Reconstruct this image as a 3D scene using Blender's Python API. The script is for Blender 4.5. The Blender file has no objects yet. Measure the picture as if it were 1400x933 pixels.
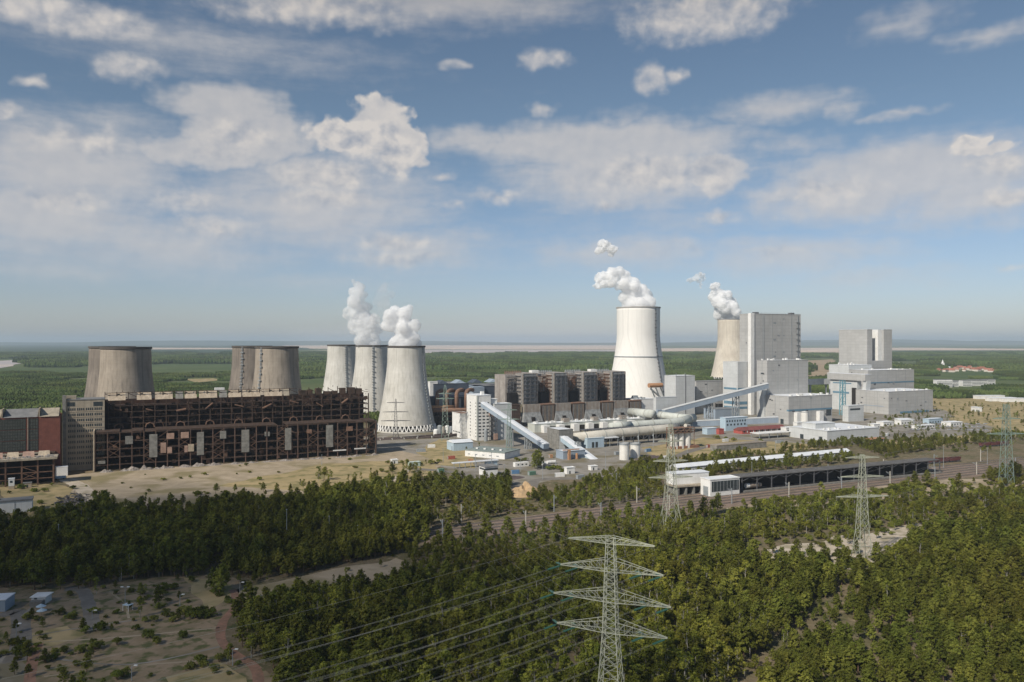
import bpy, math, random
import numpy as np
from mathutils import Vector, Matrix, noise as mnoise
R = math.radians
random.seed(7)
rng = np.random.default_rng(11)
sc = bpy.context.scene
col = sc.collection

# ---------------------------------------------------------------- camera, sky, sun, exposure
CAMH = 100.0; F = 1089.0; CX = 700.0; CY = 466.0
cam = bpy.data.objects.new('camera', bpy.data.cameras.new('camera')); col.objects.link(cam)
cam.location = (0, 0, CAMH); cam.rotation_euler = (R(90), 0, 0)
cam.data.sensor_width = 36.0; cam.data.lens = 28.0; cam.data.clip_start = 0.5; cam.data.clip_end = 150000
sc.camera = cam
SUN_A, SUN_E = R(50), R(40)                      # sun stands to the left and behind the camera
sdir = Vector((-math.cos(SUN_A)*math.cos(SUN_E), -math.sin(SUN_A)*math.cos(SUN_E), math.sin(SUN_E)))
sun = bpy.data.objects.new('sun', bpy.data.lights.new('sun', 'SUN')); col.objects.link(sun)
sun.data.energy = 4.7; sun.data.angle = R(0.5); sun.data.color = (1.0, 0.93, 0.82)
sun.rotation_euler = sdir.to_track_quat('Z', 'Y').to_euler()
SKY_STRENGTH = 0.085
vs = sc.view_settings
vs.view_transform = 'Standard'; vs.look = 'None'; vs.gamma = 1.0; vs.use_curve_mapping = False; vs.exposure = 0.0
sc.display_settings.display_device = 'sRGB'
cy = sc.cycles
cy.max_bounces = 24; cy.diffuse_bounces = 2; cy.glossy_bounces = 1; cy.transmission_bounces = 2
cy.volume_bounces = 24; cy.transparent_max_bounces = 12
cy.use_denoising = True
cy.use_adaptive_sampling = True; cy.adaptive_threshold = 0.02
sc.render.filter_size = 1.3 if hasattr(sc.render, 'filter_size') else 1.5

world = bpy.data.worlds.new('World'); sc.world = world; world.use_nodes = True
world.cycles.sampling_method = 'MANUAL'; world.cycles.sample_map_resolution = 256

def build_world():
    nt = world.node_tree; N = nt.nodes; L = nt.links; N.clear()
    def math_(tree, op, a, b=None, c=None, clamp=False):
        n = tree.nodes.new('ShaderNodeMath'); n.operation = op; n.use_clamp = clamp
        for i, v in enumerate((a, b, c)):
            if v is None: continue
            if isinstance(v, (int, float)): n.inputs[i].default_value = v
            else: tree.links.new(v, n.inputs[i])
        return n.outputs[0]
    def vmath(tree, op, a, b=None, out=0):
        n = tree.nodes.new('ShaderNodeVectorMath'); n.operation = op
        for i, v in enumerate((a, b)):
            if v is None: continue
            if isinstance(v, (tuple, list)): n.inputs[i].default_value = v
            else: tree.links.new(v, n.inputs[i])
        return n.outputs[out]
    def sstep(tree, v, lo, hi, a=0.0, b=1.0):
        n = tree.nodes.new('ShaderNodeMapRange'); n.interpolation_type = 'SMOOTHSTEP'
        tree.links.new(v, n.inputs[0])
        for i, x in enumerate((lo, hi, a, b)): n.inputs[1+i].default_value = x
        return n.outputs[0]
    # a blob of cloud: azimuth and elevation (degrees), half sizes (degrees), weight
    def A(px, py, rx, ry, w=1.0):
        az = math.degrees(math.atan2(px-CX, F)); d = math.hypot(px-CX, F)
        el = math.degrees(math.atan2(CY-py, d)); k = math.degrees(1/F)*math.cos(math.radians(az))**2
        return (az, el, max(rx*k, .1), max(ry*k*1.1, .1), w)
    hard = [A(490,188,66,20,1.0), A(522,168,38,28,1.15), A(548,205,36,26,.95), A(470,178,36,12,.8), A(1326,195,34,9,.85), A(1350,205,50,8,.6), A(560,182,18,14,.8)]
    crisp = [A(495,192,62,26), A(540,215,34,26), A(455,185,36,12,.85), A(330,184,70,26,.62), A(300,208,92,22,.5), A(450,240,85,22,.8), A(700,20,20,6,.4),
             A(90,20,130,24,.9), A(742,82,34,15,.8), A(890,110,26,18,.8), A(925,104,22,10,.7), A(960,20,115,32,.85), A(975,237,32,30,.85), A(885,238,90,26,.75),
             A(1325,197,36,14,.9), A(1370,225,60,22,.6), A(110,190,100,22,.6), A(145,195,26,24,.65), A(90,272,80,18,.65), A(250,275,60,22,.6), A(290,310,65,22,.65),
             A(540,330,60,12,.72), A(545,352,70,12,.72), A(445,270,80,18,.6), A(608,245,20,8,.6), A(620,280,22,8,.45), A(830,282,40,12,.55), A(680,268,40,14,.55), A(985,292,32,14,.6),
             A(1120,262,95,24,.6), A(1380,268,50,18,.7), A(170,92,62,20,.7), A(46,110,24,11,.7), A(12,148,28,14,.75), A(1060,345,60,12,.4), A(950,340,50,14,.4), A(1380,364,40,8,.5),
             A(420,10,160,24,.75), A(1140,362,50,8,.35), A(850,245,180,30,.35)]
    soft = [A(335,186,82,30,1.5), A(290,210,92,20,1.25), A(430,240,70,20,1.0), A(975,238,40,24,1.2), A(90,200,80,26,1.0), A(310,142,82,24,1.0), A(820,198,185,26,1.05), A(850,240,160,42,.85), A(1250,235,190,44,.95), A(1150,270,130,36,.85), A(1330,255,110,60,.8), A(90,230,190,75,.75),
            A(60,300,190,70,.72), A(230,340,200,46,.62), A(430,280,200,66,.68), A(640,190,70,14,.7), A(660,200,60,14,.6), A(250,60,330,40,.4), A(600,0,260,30,.6), A(1060,145,95,20,.6), A(1140,150,40,14,.5),
            A(1240,30,70,22,.45), A(1350,48,70,16,.55), A(1230,154,60,8,.5), A(845,165,50,16,.5), A(1090,200,90,16,.45), A(850,345,140,26,.6), A(1080,350,150,30,.62), A(1180,380,150,20,.55), A(100,370,200,24,.5), A(420,385,160,18,.4),
            A(560,340,130,36,.6), A(160,170,190,30,.35), A(740,152,24,8,.6), A(625,88,26,7,.6), A(900,300,200,40,.3), A(1230,310,200,26,.3)]
    g = bpy.data.node_groups.new('cloud_density', 'ShaderNodeTree')
    g.interface.new_socket('P', in_out='INPUT', socket_type='NodeSocketVector')
    g.interface.new_socket('Density', in_out='OUTPUT', socket_type='NodeSocketFloat'); g.interface.new_socket('Raw', in_out='OUTPUT', socket_type='NodeSocketFloat')
    gi = g.nodes.new('NodeGroupInput'); go = g.nodes.new('NodeGroupOutput')
    def noise(tree, vec, scale, detail, rough=.55, dist=0.0, colour=False):
        n = tree.nodes.new('ShaderNodeTexNoise'); n.inputs['Scale'].default_value = scale; n.inputs['Detail'].default_value = detail
        n.inputs['Roughness'].default_value = rough; n.inputs['Distortion'].default_value = dist
        tree.links.new(vec, n.inputs['Vector']); return n.outputs[1 if colour else 0]
    P = gi.outputs[0]
    warp = vmath(g, 'SUBTRACT', noise(g, P, .55, 2, .6, colour=True), (.5,.5,.5))
    Pc = vmath(g, 'ADD', P, vmath(g, 'MULTIPLY', warp, (2.0,1.3,0)))
    Ps = vmath(g, 'ADD', P, vmath(g, 'MULTIPLY', warp, (5.0,1.3,0)))
    def blobs(vec, lst):
        acc = None
        for az, el, ra, re, w in lst:
            d = vmath(g, 'MULTIPLY', vmath(g, 'SUBTRACT', vec, (az, el, 0)), (1/ra, 1/re, 0))
            l = vmath(g, 'LENGTH', d, out=1)
            m = g.nodes.new('ShaderNodeMapRange'); m.clamp = True; g.links.new(l, m.inputs[0])
            m.inputs[1].default_value = 0; m.inputs[2].default_value = 1.5; m.inputs[3].default_value = w; m.inputs[4].default_value = 0
            acc = m.outputs[0] if acc is None else math_(g, 'MAXIMUM', acc, m.outputs[0])
        return acc
    bcl = blobs(Pc, crisp); bsl = blobs(Ps, soft)
    bc = math_(g, 'MINIMUM', math_(g, 'MULTIPLY', bcl, 1.75), .98); bs = math_(g, 'MINIMUM', math_(g, 'MULTIPLY', bsl, 1.5), .95)
    n1 = noise(g, vmath(g, 'MULTIPLY', P, (1,1.35,1)), .55, 7, .56)
    # billowy lumps for the heaped clouds
    v = g.nodes.new('ShaderNodeTexVoronoi'); v.feature = 'SMOOTH_F1'; v.inputs['Scale'].default_value = 1.15; v.inputs['Smoothness'].default_value = .5
    
    g.links.new(Pc, v.inputs['Vector'])
    lump = math_(g, 'SUBTRACT', .5, v.outputs['Distance'])
    dc = math_(g, 'ADD', bc, math_(g, 'MULTIPLY', math_(g, 'SUBTRACT', n1, .5), 1.15))
    dc = math_(g, 'ADD', dc, math_(g, 'MULTIPLY', lump, .22))
    OFF = (-.40, .62, 0)
    n1o = noise(g, vmath(g, 'MULTIPLY', vmath(g, 'ADD', P, OFF), (1,1.35,1)), .55, 6, .56)
    vo = g.nodes.new('ShaderNodeTexVoronoi'); vo.feature = 'SMOOTH_F1'; vo.inputs['Scale'].default_value = 1.15; vo.inputs['Smoothness'].default_value = .5
    g.links.new(vmath(g, 'ADD', Pc, OFF), vo.inputs['Vector'])
    raw = math_(g, 'MULTIPLY', math_(g, 'SUBTRACT', n1, n1o), 1.3)
    raw = math_(g, 'ADD', raw, math_(g, 'MULTIPLY', math_(g, 'SUBTRACT', vo.outputs['Distance'], v.outputs['Distance']), .40))
    raw = math_(g, 'ADD', raw, math_(g, 'MULTIPLY', math_(g, 'SUBTRACT', .62, bcl), .22))
    raw = math_(g, 'MULTIPLY', raw, math_(g, 'ADD', .30, math_(g, 'MULTIPLY', sstep(g, bc, .3, .9), .75)))
    dc = math_(g, 'MULTIPLY', sstep(g, dc, .26, 1.18), .90)
    n2 = noise(g, vmath(g, 'MULTIPLY', P, (.35,1.5,1)), .6, 6, .6)
    n2b = noise(g, P, 1.6, 5, .6)
    ds = math_(g, 'ADD', bs, math_(g, 'MULTIPLY', math_(g, 'SUBTRACT', n2, .5), .75))
    ds = math_(g, 'ADD', ds, math_(g, 'MULTIPLY', math_(g, 'SUBTRACT', n2b, .5), .16))
    ds = math_(g, 'MULTIPLY', sstep(g, ds, .06, .95), .80)
    nh = noise(g, P, 1.0, 8, .60)
    dh = math_(g, 'ADD', math_(g, 'MINIMUM', math_(g, 'MULTIPLY', blobs(Pc, hard), 2.3), 1.12), math_(g, 'MULTIPLY', math_(g, 'SUBTRACT', nh, .5), .95))
    dh = math_(g, 'ADD', dh, math_(g, 'MULTIPLY', lump, .60))
    dh = sstep(g, dh, .42, .92)
    raw = math_(g, 'ADD', math_(g, 'MULTIPLY', raw, math_(g, 'ADD', 1.0, math_(g, 'MULTIPLY', dh, .7))), math_(g, 'MULTIPLY', dh, .10))
    dc = math_(g, 'MAXIMUM', dc, math_(g, 'MULTIPLY', dh, .97))
    # 1-(1-a)(1-b)
    one = math_(g, 'SUBTRACT', 1.0, math_(g, 'MULTIPLY', math_(g, 'SUBTRACT', 1.0, dc), math_(g, 'SUBTRACT', 1.0, ds)))
    g.links.new(one, go.inputs[0]); g.links.new(raw, go.inputs[1])

    tc = N.new('ShaderNodeTexCoord'); sep = N.new('ShaderNodeSeparateXYZ'); L.new(tc.outputs['Generated'], sep.inputs[0])
    az = math_(nt, 'MULTIPLY', math_(nt, 'ARCTAN2', sep.outputs[0], sep.outputs[1]), 57.2958)
    el = math_(nt, 'MULTIPLY', math_(nt, 'ARCSINE', sep.outputs[2]), 57.2958)
    cmb = N.new('ShaderNodeCombineXYZ'); L.new(az, cmb.inputs[0]); L.new(el, cmb.inputs[1])
    def dens(vec):
        n = N.new('ShaderNodeGroup'); n.node_tree = g; L.new(vec, n.inputs[0]); return n.outputs
    o0 = dens(cmb.outputs[0]); d0 = o0[0]
    lit = math_(nt, 'ADD', math_(nt, 'MULTIPLY', o0[1], .85), .68, clamp=True)
    ccol = N.new('ShaderNodeMixRGB'); L.new(lit, ccol.inputs[0])
    ccol.inputs[1].default_value = (.36, .41, .51, 1); ccol.inputs[2].default_value = (.95, .87, .79, 1)
    sky = N.new('ShaderNodeTexSky'); sky.sky_type = 'NISHITA'; sky.sun_disc = False
    sky.sun_elevation = SUN_E; sky.sun_rotation = math.atan2(sdir.x, sdir.y) % (2*math.pi)
    sky.altitude = 100; sky.air_density = 1.0; sky.dust_density = .4; sky.ozone_density = 2.5
    sk = N.new('ShaderNodeMixRGB'); sk.blend_type = 'MULTIPLY'; sk.inputs[0].default_value = 1.0
    L.new(sky.outputs[0], sk.inputs[1])
    tint = N.new('ShaderNodeMixRGB'); L.new(sstep(nt, el, 0, 17), tint.inputs[0]); tint.inputs[1].default_value = SKYTINT_LOW; tint.inputs[2].default_value = SKYTINT; L.new(tint.outputs[0], sk.inputs[2])
    # towards the horizon the clouds sink into the milky air
    fade = sstep(nt, el, .5, 8, .2, 1.0)
    high = sstep(nt, el, 20, 27, 1.0, .62)
    fac = math_(nt, 'MULTIPLY', d0, math_(nt, 'MULTIPLY', fade, .86))
    cs = N.new('ShaderNodeMixRGB'); cs.blend_type = 'MULTIPLY'; cs.inputs[0].default_value = 1.0
    L.new(ccol.outputs[0], cs.inputs[1])
    gain = math_(nt, 'DIVIDE', math_(nt, 'MULTIPLY', high, CLOUDGAIN), SKY_STRENGTH)
    L.new(gain, cs.inputs[2])
    mx = N.new('ShaderNodeMixRGB'); L.new(fac, mx.inputs[0]); L.new(sk.outputs[0], mx.inputs[1]); L.new(cs.outputs[0], mx.inputs[2])
    bg = N.new('ShaderNodeBackground'); bg.inputs[1].default_value = SKY_STRENGTH
    L.new(mx.outputs[0], bg.inputs[0])
    out = N.new('ShaderNodeOutputWorld'); L.new(bg.outputs[0], out.inputs[0])
SKYTINT = (.97, .95, .89, 1); SKYTINT_LOW = (.90, .915, 1.09, 1)
CLOUDGAIN = 0.80
build_world()

# ---------------------------------------------------------------- helpers
def gy(py, z=0.0): return (CAMH - z)*F/(py - CY)          # distance of a ground point seen at that row
def gx(px, Y): return (px - CX)/F*Y
def G(px, py, z=0.0):
    Y = gy(py, z); return Vector((gx(px, Y), Y, z))
def zat(py, Y): return CAMH - (py - CY)*Y/F
def proj(x, y, z=0.0): return CX + F*x/y, CY + F*(CAMH - z)/y

def tag(o, label=None, cat=None, group=None, kind=None):
    if label: o['label'] = label
    if cat: o['category'] = cat
    if group: o['group'] = group
    if kind: o['kind'] = kind
    return o
def thing(name, label, cat, loc=(0,0,0), rz=0.0, group=None, kind=None):
    o = bpy.data.objects.new(name, None); col.objects.link(o)
    o.location = loc; o.rotation_euler = (0, 0, rz); o.empty_display_size = 1
    return tag(o, label, cat, group, kind)
def new(name, mesh, mats=None, parent=None, loc=None, rz=None):
    o = bpy.data.objects.new(name, mesh); col.objects.link(o)
    if mats is not None and len(mesh.materials) == 0:
        for m in (mats if isinstance(mats, (list, tuple)) else [mats]): mesh.materials.append(m)
    if parent: o.parent = parent
    if loc is not None: o.location = loc
    if rz is not None: o.rotation_euler = (0, 0, rz)
    return o
def copy_tree(o, parent=None):
    c = o.copy(); col.objects.link(c); c.parent = parent
    for ch in list(o.children): copy_tree(ch, c)
    return c

class MB:
    def __init__(s): s.v = []; s.f = []; s.mi = []; s.m = 0
    def quadset(s, vs, fs):
        b = len(s.v); s.v += [tuple(p) for p in vs]
        for f in fs: s.f.append([b+i for i in f]); s.mi.append(s.m)
        return s
    def box(s, x0, y0, z0, x1, y1, z1):
        return s.quadset([(x0,y0,z0),(x1,y0,z0),(x1,y1,z0),(x0,y1,z0),(x0,y0,z1),(x1,y0,z1),(x1,y1,z1),(x0,y1,z1)],
                         [(0,3,2,1),(4,5,6,7),(0,1,5,4),(1,2,6,5),(2,3,7,6),(3,0,4,7)])
    def prism(s, poly, z0, z1, ztop=None):
        n = len(poly)
        top = [(p[0], p[1], (ztop[i] if ztop else z1)) for i, p in enumerate(poly)]
        return s.quadset([(p[0],p[1],z0) for p in poly]+top,
                         [tuple(range(n))[::-1], tuple(range(n, 2*n))]+[(i,(i+1)%n,n+(i+1)%n,n+i) for i in range(n)])
    def beam(s, a, b, w, h=None):
        a = Vector(a); b = Vector(b); d = b-a
        if d.length < 1e-6: return s
        h = h or w; d.normalize(); up = Vector((0,0,1)) if abs(d.z) < .95 else Vector((1,0,0))
        sx = d.cross(up).normalized()*(w/2); sy = sx.cross(d).normalized()*(h/2)
        vs = [a-sx-sy, a+sx-sy, a+sx+sy, a-sx+sy, b-sx-sy, b+sx-sy, b+sx+sy, b-sx+sy]
        return s.quadset(vs, [(0,1,2,3),(7,6,5,4),(0,4,5,1),(1,5,6,2),(2,6,7,3),(3,7,4,0)])
    def tube(s, pts, r, n=12, caps=True):
        pts = [Vector(p) for p in pts]; rr = r if isinstance(r, (list, tuple)) else [r]*len(pts)
        vs = []; px = None
        for i, p in enumerate(pts):
            d = (pts[min(i+1, len(pts)-1)] - pts[max(i-1, 0)]).normalized()
            if px is None:
                up = Vector((0,0,1)) if abs(d.z) < .9 else Vector((1,0,0)); px = d.cross(up).normalized()
            else: px = (px - d*px.dot(d)).normalized()
            py = d.cross(px)
            for k in range(n):
                t = 2*math.pi*k/n; vs.append(p + (px*math.cos(t)+py*math.sin(t))*rr[i])
        fs = []
        for i in range(len(pts)-1):
            for k in range(n): fs.append((i*n+k, i*n+(k+1)%n, (i+1)*n+(k+1)%n, (i+1)*n+k))
        if caps: fs.append(tuple(range(n))[::-1]); fs.append(tuple((len(pts)-1)*n+k for k in range(n)))
        return s.quadset(vs, fs)
    def lathe(s, prof, n=48, cx=0, cy=0, close=False):
        vs = [(cx+r*math.cos(2*math.pi*k/n), cy+r*math.sin(2*math.pi*k/n), z) for r, z in prof for k in range(n)]
        m = len(prof); fs = [(i*n+k, i*n+(k+1)%n, (i+1)*n+(k+1)%n, (i+1)*n+k) for i in range(m-1) for k in range(n)]
        if close: fs.append(tuple((m-1)*n+k for k in range(n))); fs.append(tuple(range(n))[::-1])
        return s.quadset(vs, fs)
    def mesh(s, name, smooth=False):
        me = bpy.data.meshes.new(name); me.from_pydata(s.v, [], s.f)
        if any(s.mi): me.polygons.foreach_set('material_index', s.mi)
        if smooth: me.polygons.foreach_set('use_smooth', [True]*len(me.polygons))
        me.update(); return me
    def build(s, name, mats, parent=None, smooth=False, loc=None, rz=None):
        return new(name, s.mesh(name, smooth), mats, parent, loc, rz)

# ---------------------------------------------------------------- materials
MATS = {}
def mat(name, c, rough=.85, c2=None, scale=.15, detail=6, bump=0.0, metal=0.0, panel=None, streak=None, coord='Object', speckle=None, spec=.3):
    """base colour c, mottled towards c2; panel=(width,height,strength) cladding joints; streak=(colour,amount) run-down stains"""
    if name in MATS: return MATS[name]
    m = bpy.data.materials.new(name); m.use_nodes = True; nt = m.node_tree; N = nt.nodes; L = nt.links
    b = N['Principled BSDF']; b.inputs['Roughness'].default_value = rough; b.inputs['Metallic'].default_value = metal
    b.inputs['Specular IOR Level'].default_value = spec
    tc = N.new('ShaderNodeTexCoord'); src = tc.outputs[coord]
    def rgb(x): return (x[0], x[1], x[2], 1)
    out = None
    c2 = c2 or tuple(k*.8 for k in c)
    n = N.new('ShaderNodeTexNoise'); n.inputs['Scale'].default_value = scale; n.inputs['Detail'].default_value = detail; n.inputs['Roughness'].default_value = .62
    L.new(src, n.inputs['Vector'])
    mr = N.new('ShaderNodeMapRange'); mr.inputs[1].default_value = .35; mr.inputs[2].default_value = .66; L.new(n.outputs[0], mr.inputs[0])
    mx = N.new('ShaderNodeMixRGB'); mx.inputs[1].default_value = rgb(c); mx.inputs[2].default_value = rgb(c2); L.new(mr.outputs[0], mx.inputs[0])
    out = mx.outputs[0]
    if streak:
        mp = N.new('ShaderNodeMapping'); mp.inputs['Scale'].default_value = (.45, .45, .018); L.new(src, mp.inputs[0])
        n2 = N.new('ShaderNodeTexNoise'); n2.inputs['Scale'].default_value = 1.0; n2.inputs['Detail'].default_value = 5; n2.inputs['Roughness'].default_value = .7; L.new(mp.outputs[0], n2.inputs['Vector'])
        m2 = N.new('ShaderNodeMapRange'); m2.inputs[1].default_value = .48; m2.inputs[2].default_value = .72; m2.inputs[4].default_value = streak[1]; L.new(n2.outputs[0], m2.inputs[0])
        x2 = N.new('ShaderNodeMixRGB'); x2.inputs[2].default_value = rgb(streak[0]); L.new(out, x2.inputs[1]); L.new(m2.outputs[0], x2.inputs[0]); out = x2.outputs[0]
    if speckle:
        n3 = N.new('ShaderNodeTexNoise'); n3.inputs['Scale'].default_value = speckle[1]; n3.inputs['Detail'].default_value = 4; L.new(src, n3.inputs['Vector'])
        m3 = N.new('ShaderNodeMapRange'); m3.inputs[1].default_value = .5; m3.inputs[2].default_value = .62; m3.inputs[4].default_value = speckle[2]; L.new(n3.outputs[0], m3.inputs[0])
        x3 = N.new('ShaderNodeMixRGB'); x3.inputs[2].default_value = rgb(speckle[0]); L.new(out, x3.inputs[1]); L.new(m3.outputs[0], x3.inputs[0]); out = x3.outputs[0]
    if panel:
        sp = N.new('ShaderNodeSeparateXYZ'); L.new(src, sp.inputs[0])
        ad = N.new('ShaderNodeMath'); ad.operation = 'ADD'; L.new(sp.outputs[0], ad.inputs[0]); L.new(sp.outputs[1], ad.inputs[1])
        cb = N.new('ShaderNodeCombineXYZ'); L.new(ad.outputs[0], cb.inputs[0]); L.new(sp.outputs[2], cb.inputs[1])
        br = N.new('ShaderNodeTexBrick'); br.offset = 0.0; br.inputs['Scale'].default_value = 1.0
        br.inputs['Brick Width'].default_value = panel[0]; br.inputs['Row Height'].default_value = panel[1]; br.inputs['Mortar Size'].default_value = panel[3] if len(panel) > 3 else .12
        br.inputs['Mortar Smooth'].default_value = .3
        k = panel[2]
        br.inputs['Color1'].default_value = (1,1,1,1); br.inputs['Color2'].default_value = (1-k*.35,)*3+(1,); br.inputs['Mortar'].default_value = (1-k,)*3+(1,)
        L.new(cb.outputs[0], br.inputs['Vector'])
        x4 = N.new('ShaderNodeMixRGB'); x4.blend_type = 'MULTIPLY'; x4.inputs[0].default_value = 1; L.new(out, x4.inputs[1]); L.new(br.outputs[0], x4.inputs[2]); out = x4.outputs[0]
    L.new(out, b.inputs['Base Color'])
    if bump:
        bp = N.new('ShaderNodeBump'); bp.inputs['Strength'].default_value = bump; bp.inputs['Distance'].default_value = .5; L.new(n.outputs[0], bp.inputs['Height']); L.new(bp.outputs[0], b.inputs['Normal'])
    MATS[name] = m; return m

def foliage(name, c, c2, c3):
    m = bpy.data.materials.new(name); m.use_nodes = True; nt = m.node_tree; N = nt.nodes; L = nt.links
    N.clear(); out = N.new('ShaderNodeOutputMaterial')
    oi = N.new('ShaderNodeObjectInfo'); tc = N.new('ShaderNodeTexCoord')
    n = N.new('ShaderNodeTexNoise'); n.inputs['Scale'].default_value = .55; n.inputs['Detail'].default_value = 3; L.new(tc.outputs['Object'], n.inputs['Vector'])
    r1 = N.new('ShaderNodeMixRGB'); r1.inputs[1].default_value = c+(1,); r1.inputs[2].default_value = c2+(1,); L.new(oi.outputs['Random'], r1.inputs[0])
    mr = N.new('ShaderNodeMapRange'); mr.inputs[1].default_value = .4; mr.inputs[2].default_value = .68; mr.inputs[4].default_value = .75; L.new(n.outputs[0], mr.inputs[0])
    r2 = N.new('ShaderNodeMixRGB'); L.new(mr.outputs[0], r2.inputs[0]); L.new(r1.outputs[0], r2.inputs[1]); r2.inputs[2].default_value = c3+(1,)
    # stands differ from place to place
    ps = N.new('ShaderNodeTexNoise'); ps.inputs['Scale'].default_value = .012; ps.inputs['Detail'].default_value = 3; L.new(oi.outputs['Location'], ps.inputs['Vector'])
    hs = N.new('ShaderNodeHueSaturation'); L.new(r2.outputs[0], hs.inputs['Color'])
    m1 = N.new('ShaderNodeMapRange'); m1.inputs[1].default_value = .3; m1.inputs[2].default_value = .7; m1.inputs[3].default_value = .492; m1.inputs[4].default_value = .53; L.new(ps.outputs[0], m1.inputs[0]); L.new(m1.outputs[0], hs.inputs['Hue'])
    m2 = N.new('ShaderNodeMapRange'); m2.inputs[3].default_value = .6; m2.inputs[4].default_value = 1.5; 
    mm = N.new('ShaderNodeMath'); mm.operation = 'FRACT'; m3 = N.new('ShaderNodeMath'); m3.operation = 'MULTIPLY'; m3.inputs[1].default_value = 7.31
    L.new(oi.outputs['Random'], m3.inputs[0]); L.new(m3.outputs[0], mm.inputs[0]); L.new(mm.outputs[0], m2.inputs[0]); L.new(m2.outputs[0], hs.inputs['Value'])
    d = N.new('ShaderNodeBsdfDiffuse'); t = N.new('ShaderNodeBsdfTranslucent'); mx = N.new('ShaderNodeMixShader'); mx.inputs[0].default_value = .38
    L.new(hs.outputs[0], d.inputs[0]); L.new(hs.outputs[0], t.inputs[0]); L.new(d.outputs[0], mx.inputs[1]); L.new(t.outputs[0], mx.inputs[2]); L.new(mx.outputs[0], out.inputs[0])
    MATS[name] = m; return m

TH = R(27)
M_conc = mat('old_concrete', (.37,.32,.26), c2=(.27,.23,.185), scale=.035, streak=((.09,.075,.06), .6), panel=(6,3.2,.12))
M_conc2 = mat('sooty_concrete', (.25,.215,.18), c2=(.17,.148,.125), scale=.05, streak=((.06,.05,.045), .8), panel=(6,3.2,.12))
M_white_t = mat('tower_concrete', (.62,.60,.55), c2=(.50,.48,.43), scale=.04, streak=((.25,.24,.21), .55), panel=(5,4,.09))
M_newt = mat('white_tower', (.80,.78,.735), c2=(.74,.72,.675), scale=.03, streak=((.62,.60,.55), .35), panel=(7,200,.10,.3))
M_beiget = mat('beige_tower', (.66,.60,.50), c2=(.52,.46,.38), scale=.03, streak=((.36,.31,.25), .6), panel=(7,200,.10,.3))
M_grey = mat('light_grey_cladding', (.45,.445,.43), c2=(.40,.395,.38), scale=.05, panel=(7.5,4.5,.26,.16), streak=((.33,.32,.31), .25))
M_grey2 = mat('pale_cladding', (.58,.59,.585), c2=(.50,.51,.50), scale=.06, panel=(6,5,.20,.14), streak=((.40,.39,.37), .12))
M_white = mat('white_paint', (.78,.77,.74), c2=(.66,.65,.62), scale=.2, streak=((.5,.48,.44), .3))
M_roofl = mat('pale_roof', (.72,.74,.76), c2=(.62,.64,.66), scale=.15)
M_roofd = mat('grey_roof', (.22,.22,.215), c2=(.15,.15,.15), scale=.2)
M_bluey = mat('blue_grey_cladding', (.30,.36,.42), c2=(.26,.31,.37), scale=.1, panel=(3,30,.15))
M_ltblue = mat('light_blue_cladding', (.42,.53,.60), c2=(.38,.47,.54), scale=.1, panel=(3,30,.15))
M_teal = mat('blue_band', (.13,.24,.32), c2=(.10,.19,.26))
M_darkbl = mat('dark_slate_cladding', (.085,.105,.135), c2=(.06,.075,.10), scale=.08, panel=(4,40,.3))
M_glass = mat('dark_glass', (.03,.04,.045), rough=.25, c2=(.05,.06,.065), scale=.8, spec=.5)
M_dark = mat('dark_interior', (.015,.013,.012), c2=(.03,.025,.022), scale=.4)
M_rust = mat('rusty_steel', (.20,.115,.075), c2=(.095,.056,.04), scale=.25)
M_rustd = mat('dark_rusty_steel', (.088,.054,.038), c2=(.036,.026,.02), scale=.3)
M_rustp = mat('brown_pipe', (.26,.155,.105), c2=(.15,.09,.065), scale=.4)
M_orange = mat('orange_rust', (.50,.27,.14), c2=(.33,.18,.10), scale=.5)
M_tan = mat('tan_panel', (.50,.41,.30), c2=(.34,.28,.21), scale=.3, streak=((.2,.16,.12), .5))
M_pinkp = mat('pinkish_panel', (.40,.27,.21), c2=(.26,.17,.13), scale=.3)
M_greyp = mat('grey_concrete_panel', (.27,.26,.235), c2=(.16,.155,.14), scale=.35, panel=(30,2.5,.25))
M_tanb = mat('tan_wall', (.40,.345,.265), c2=(.30,.26,.20), scale=.2, streak=((.12,.10,.08), .5))
M_brick = mat('red_brick', (.22,.082,.06), c2=(.15,.058,.043), scale=.3, panel=(1.2,.5,.2))
M_redb = mat('red_wall', (.42,.10,.08), c2=(.33,.08,.065), scale=.3)
M_bricko = mat('orange_brick', (.33,.17,.10), c2=(.26,.13,.08), scale=.4, panel=(1.5,.6,.2))
M_pipe = mat('pale_pipe', (.56,.58,.53), c2=(.46,.48,.44), scale=.12, streak=((.34,.34,.30), .4), panel=(4,30,.14))
M_pipe2 = mat('beige_pipe', (.58,.55,.48), c2=(.44,.41,.35), scale=.12, panel=(4,30,.14))
M_silo = mat('silo_white', (.74,.72,.67), c2=(.62,.60,.55), scale=.15, streak=((.42,.38,.33), .4))
M_steel = mat('grey_steel', (.30,.32,.33), c2=(.22,.24,.25), scale=.3)
M_dsteel = mat('dark_steel', (.07,.072,.08), c2=(.11,.11,.115), scale=.3)
M_lattice = mat('pale_green_steel', (.43,.445,.35), c2=(.30,.31,.25), scale=.3)
M_green_steel = mat('dull_green_steel', (.23,.30,.26), c2=(.18,.24,.20), scale=.3)
M_insul = mat('green_insulator', (.045,.13,.09), c2=(.035,.10,.07), rough=.3)
M_wire = mat('grey_wire', (.34,.34,.31), c2=(.28,.28,.26))
M_beige_b = mat('beige_boiler_cladding', (.42,.385,.35), c2=(.28,.255,.23), scale=.15, streak=((.11,.07,.05), .7), panel=(5,6,.15))
M_slate_b = mat('slate_boiler_cladding', (.36,.37,.36), c2=(.20,.205,.205), scale=.2, streak=((.08,.05,.04), .5), panel=(3,4,.25))
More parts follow.
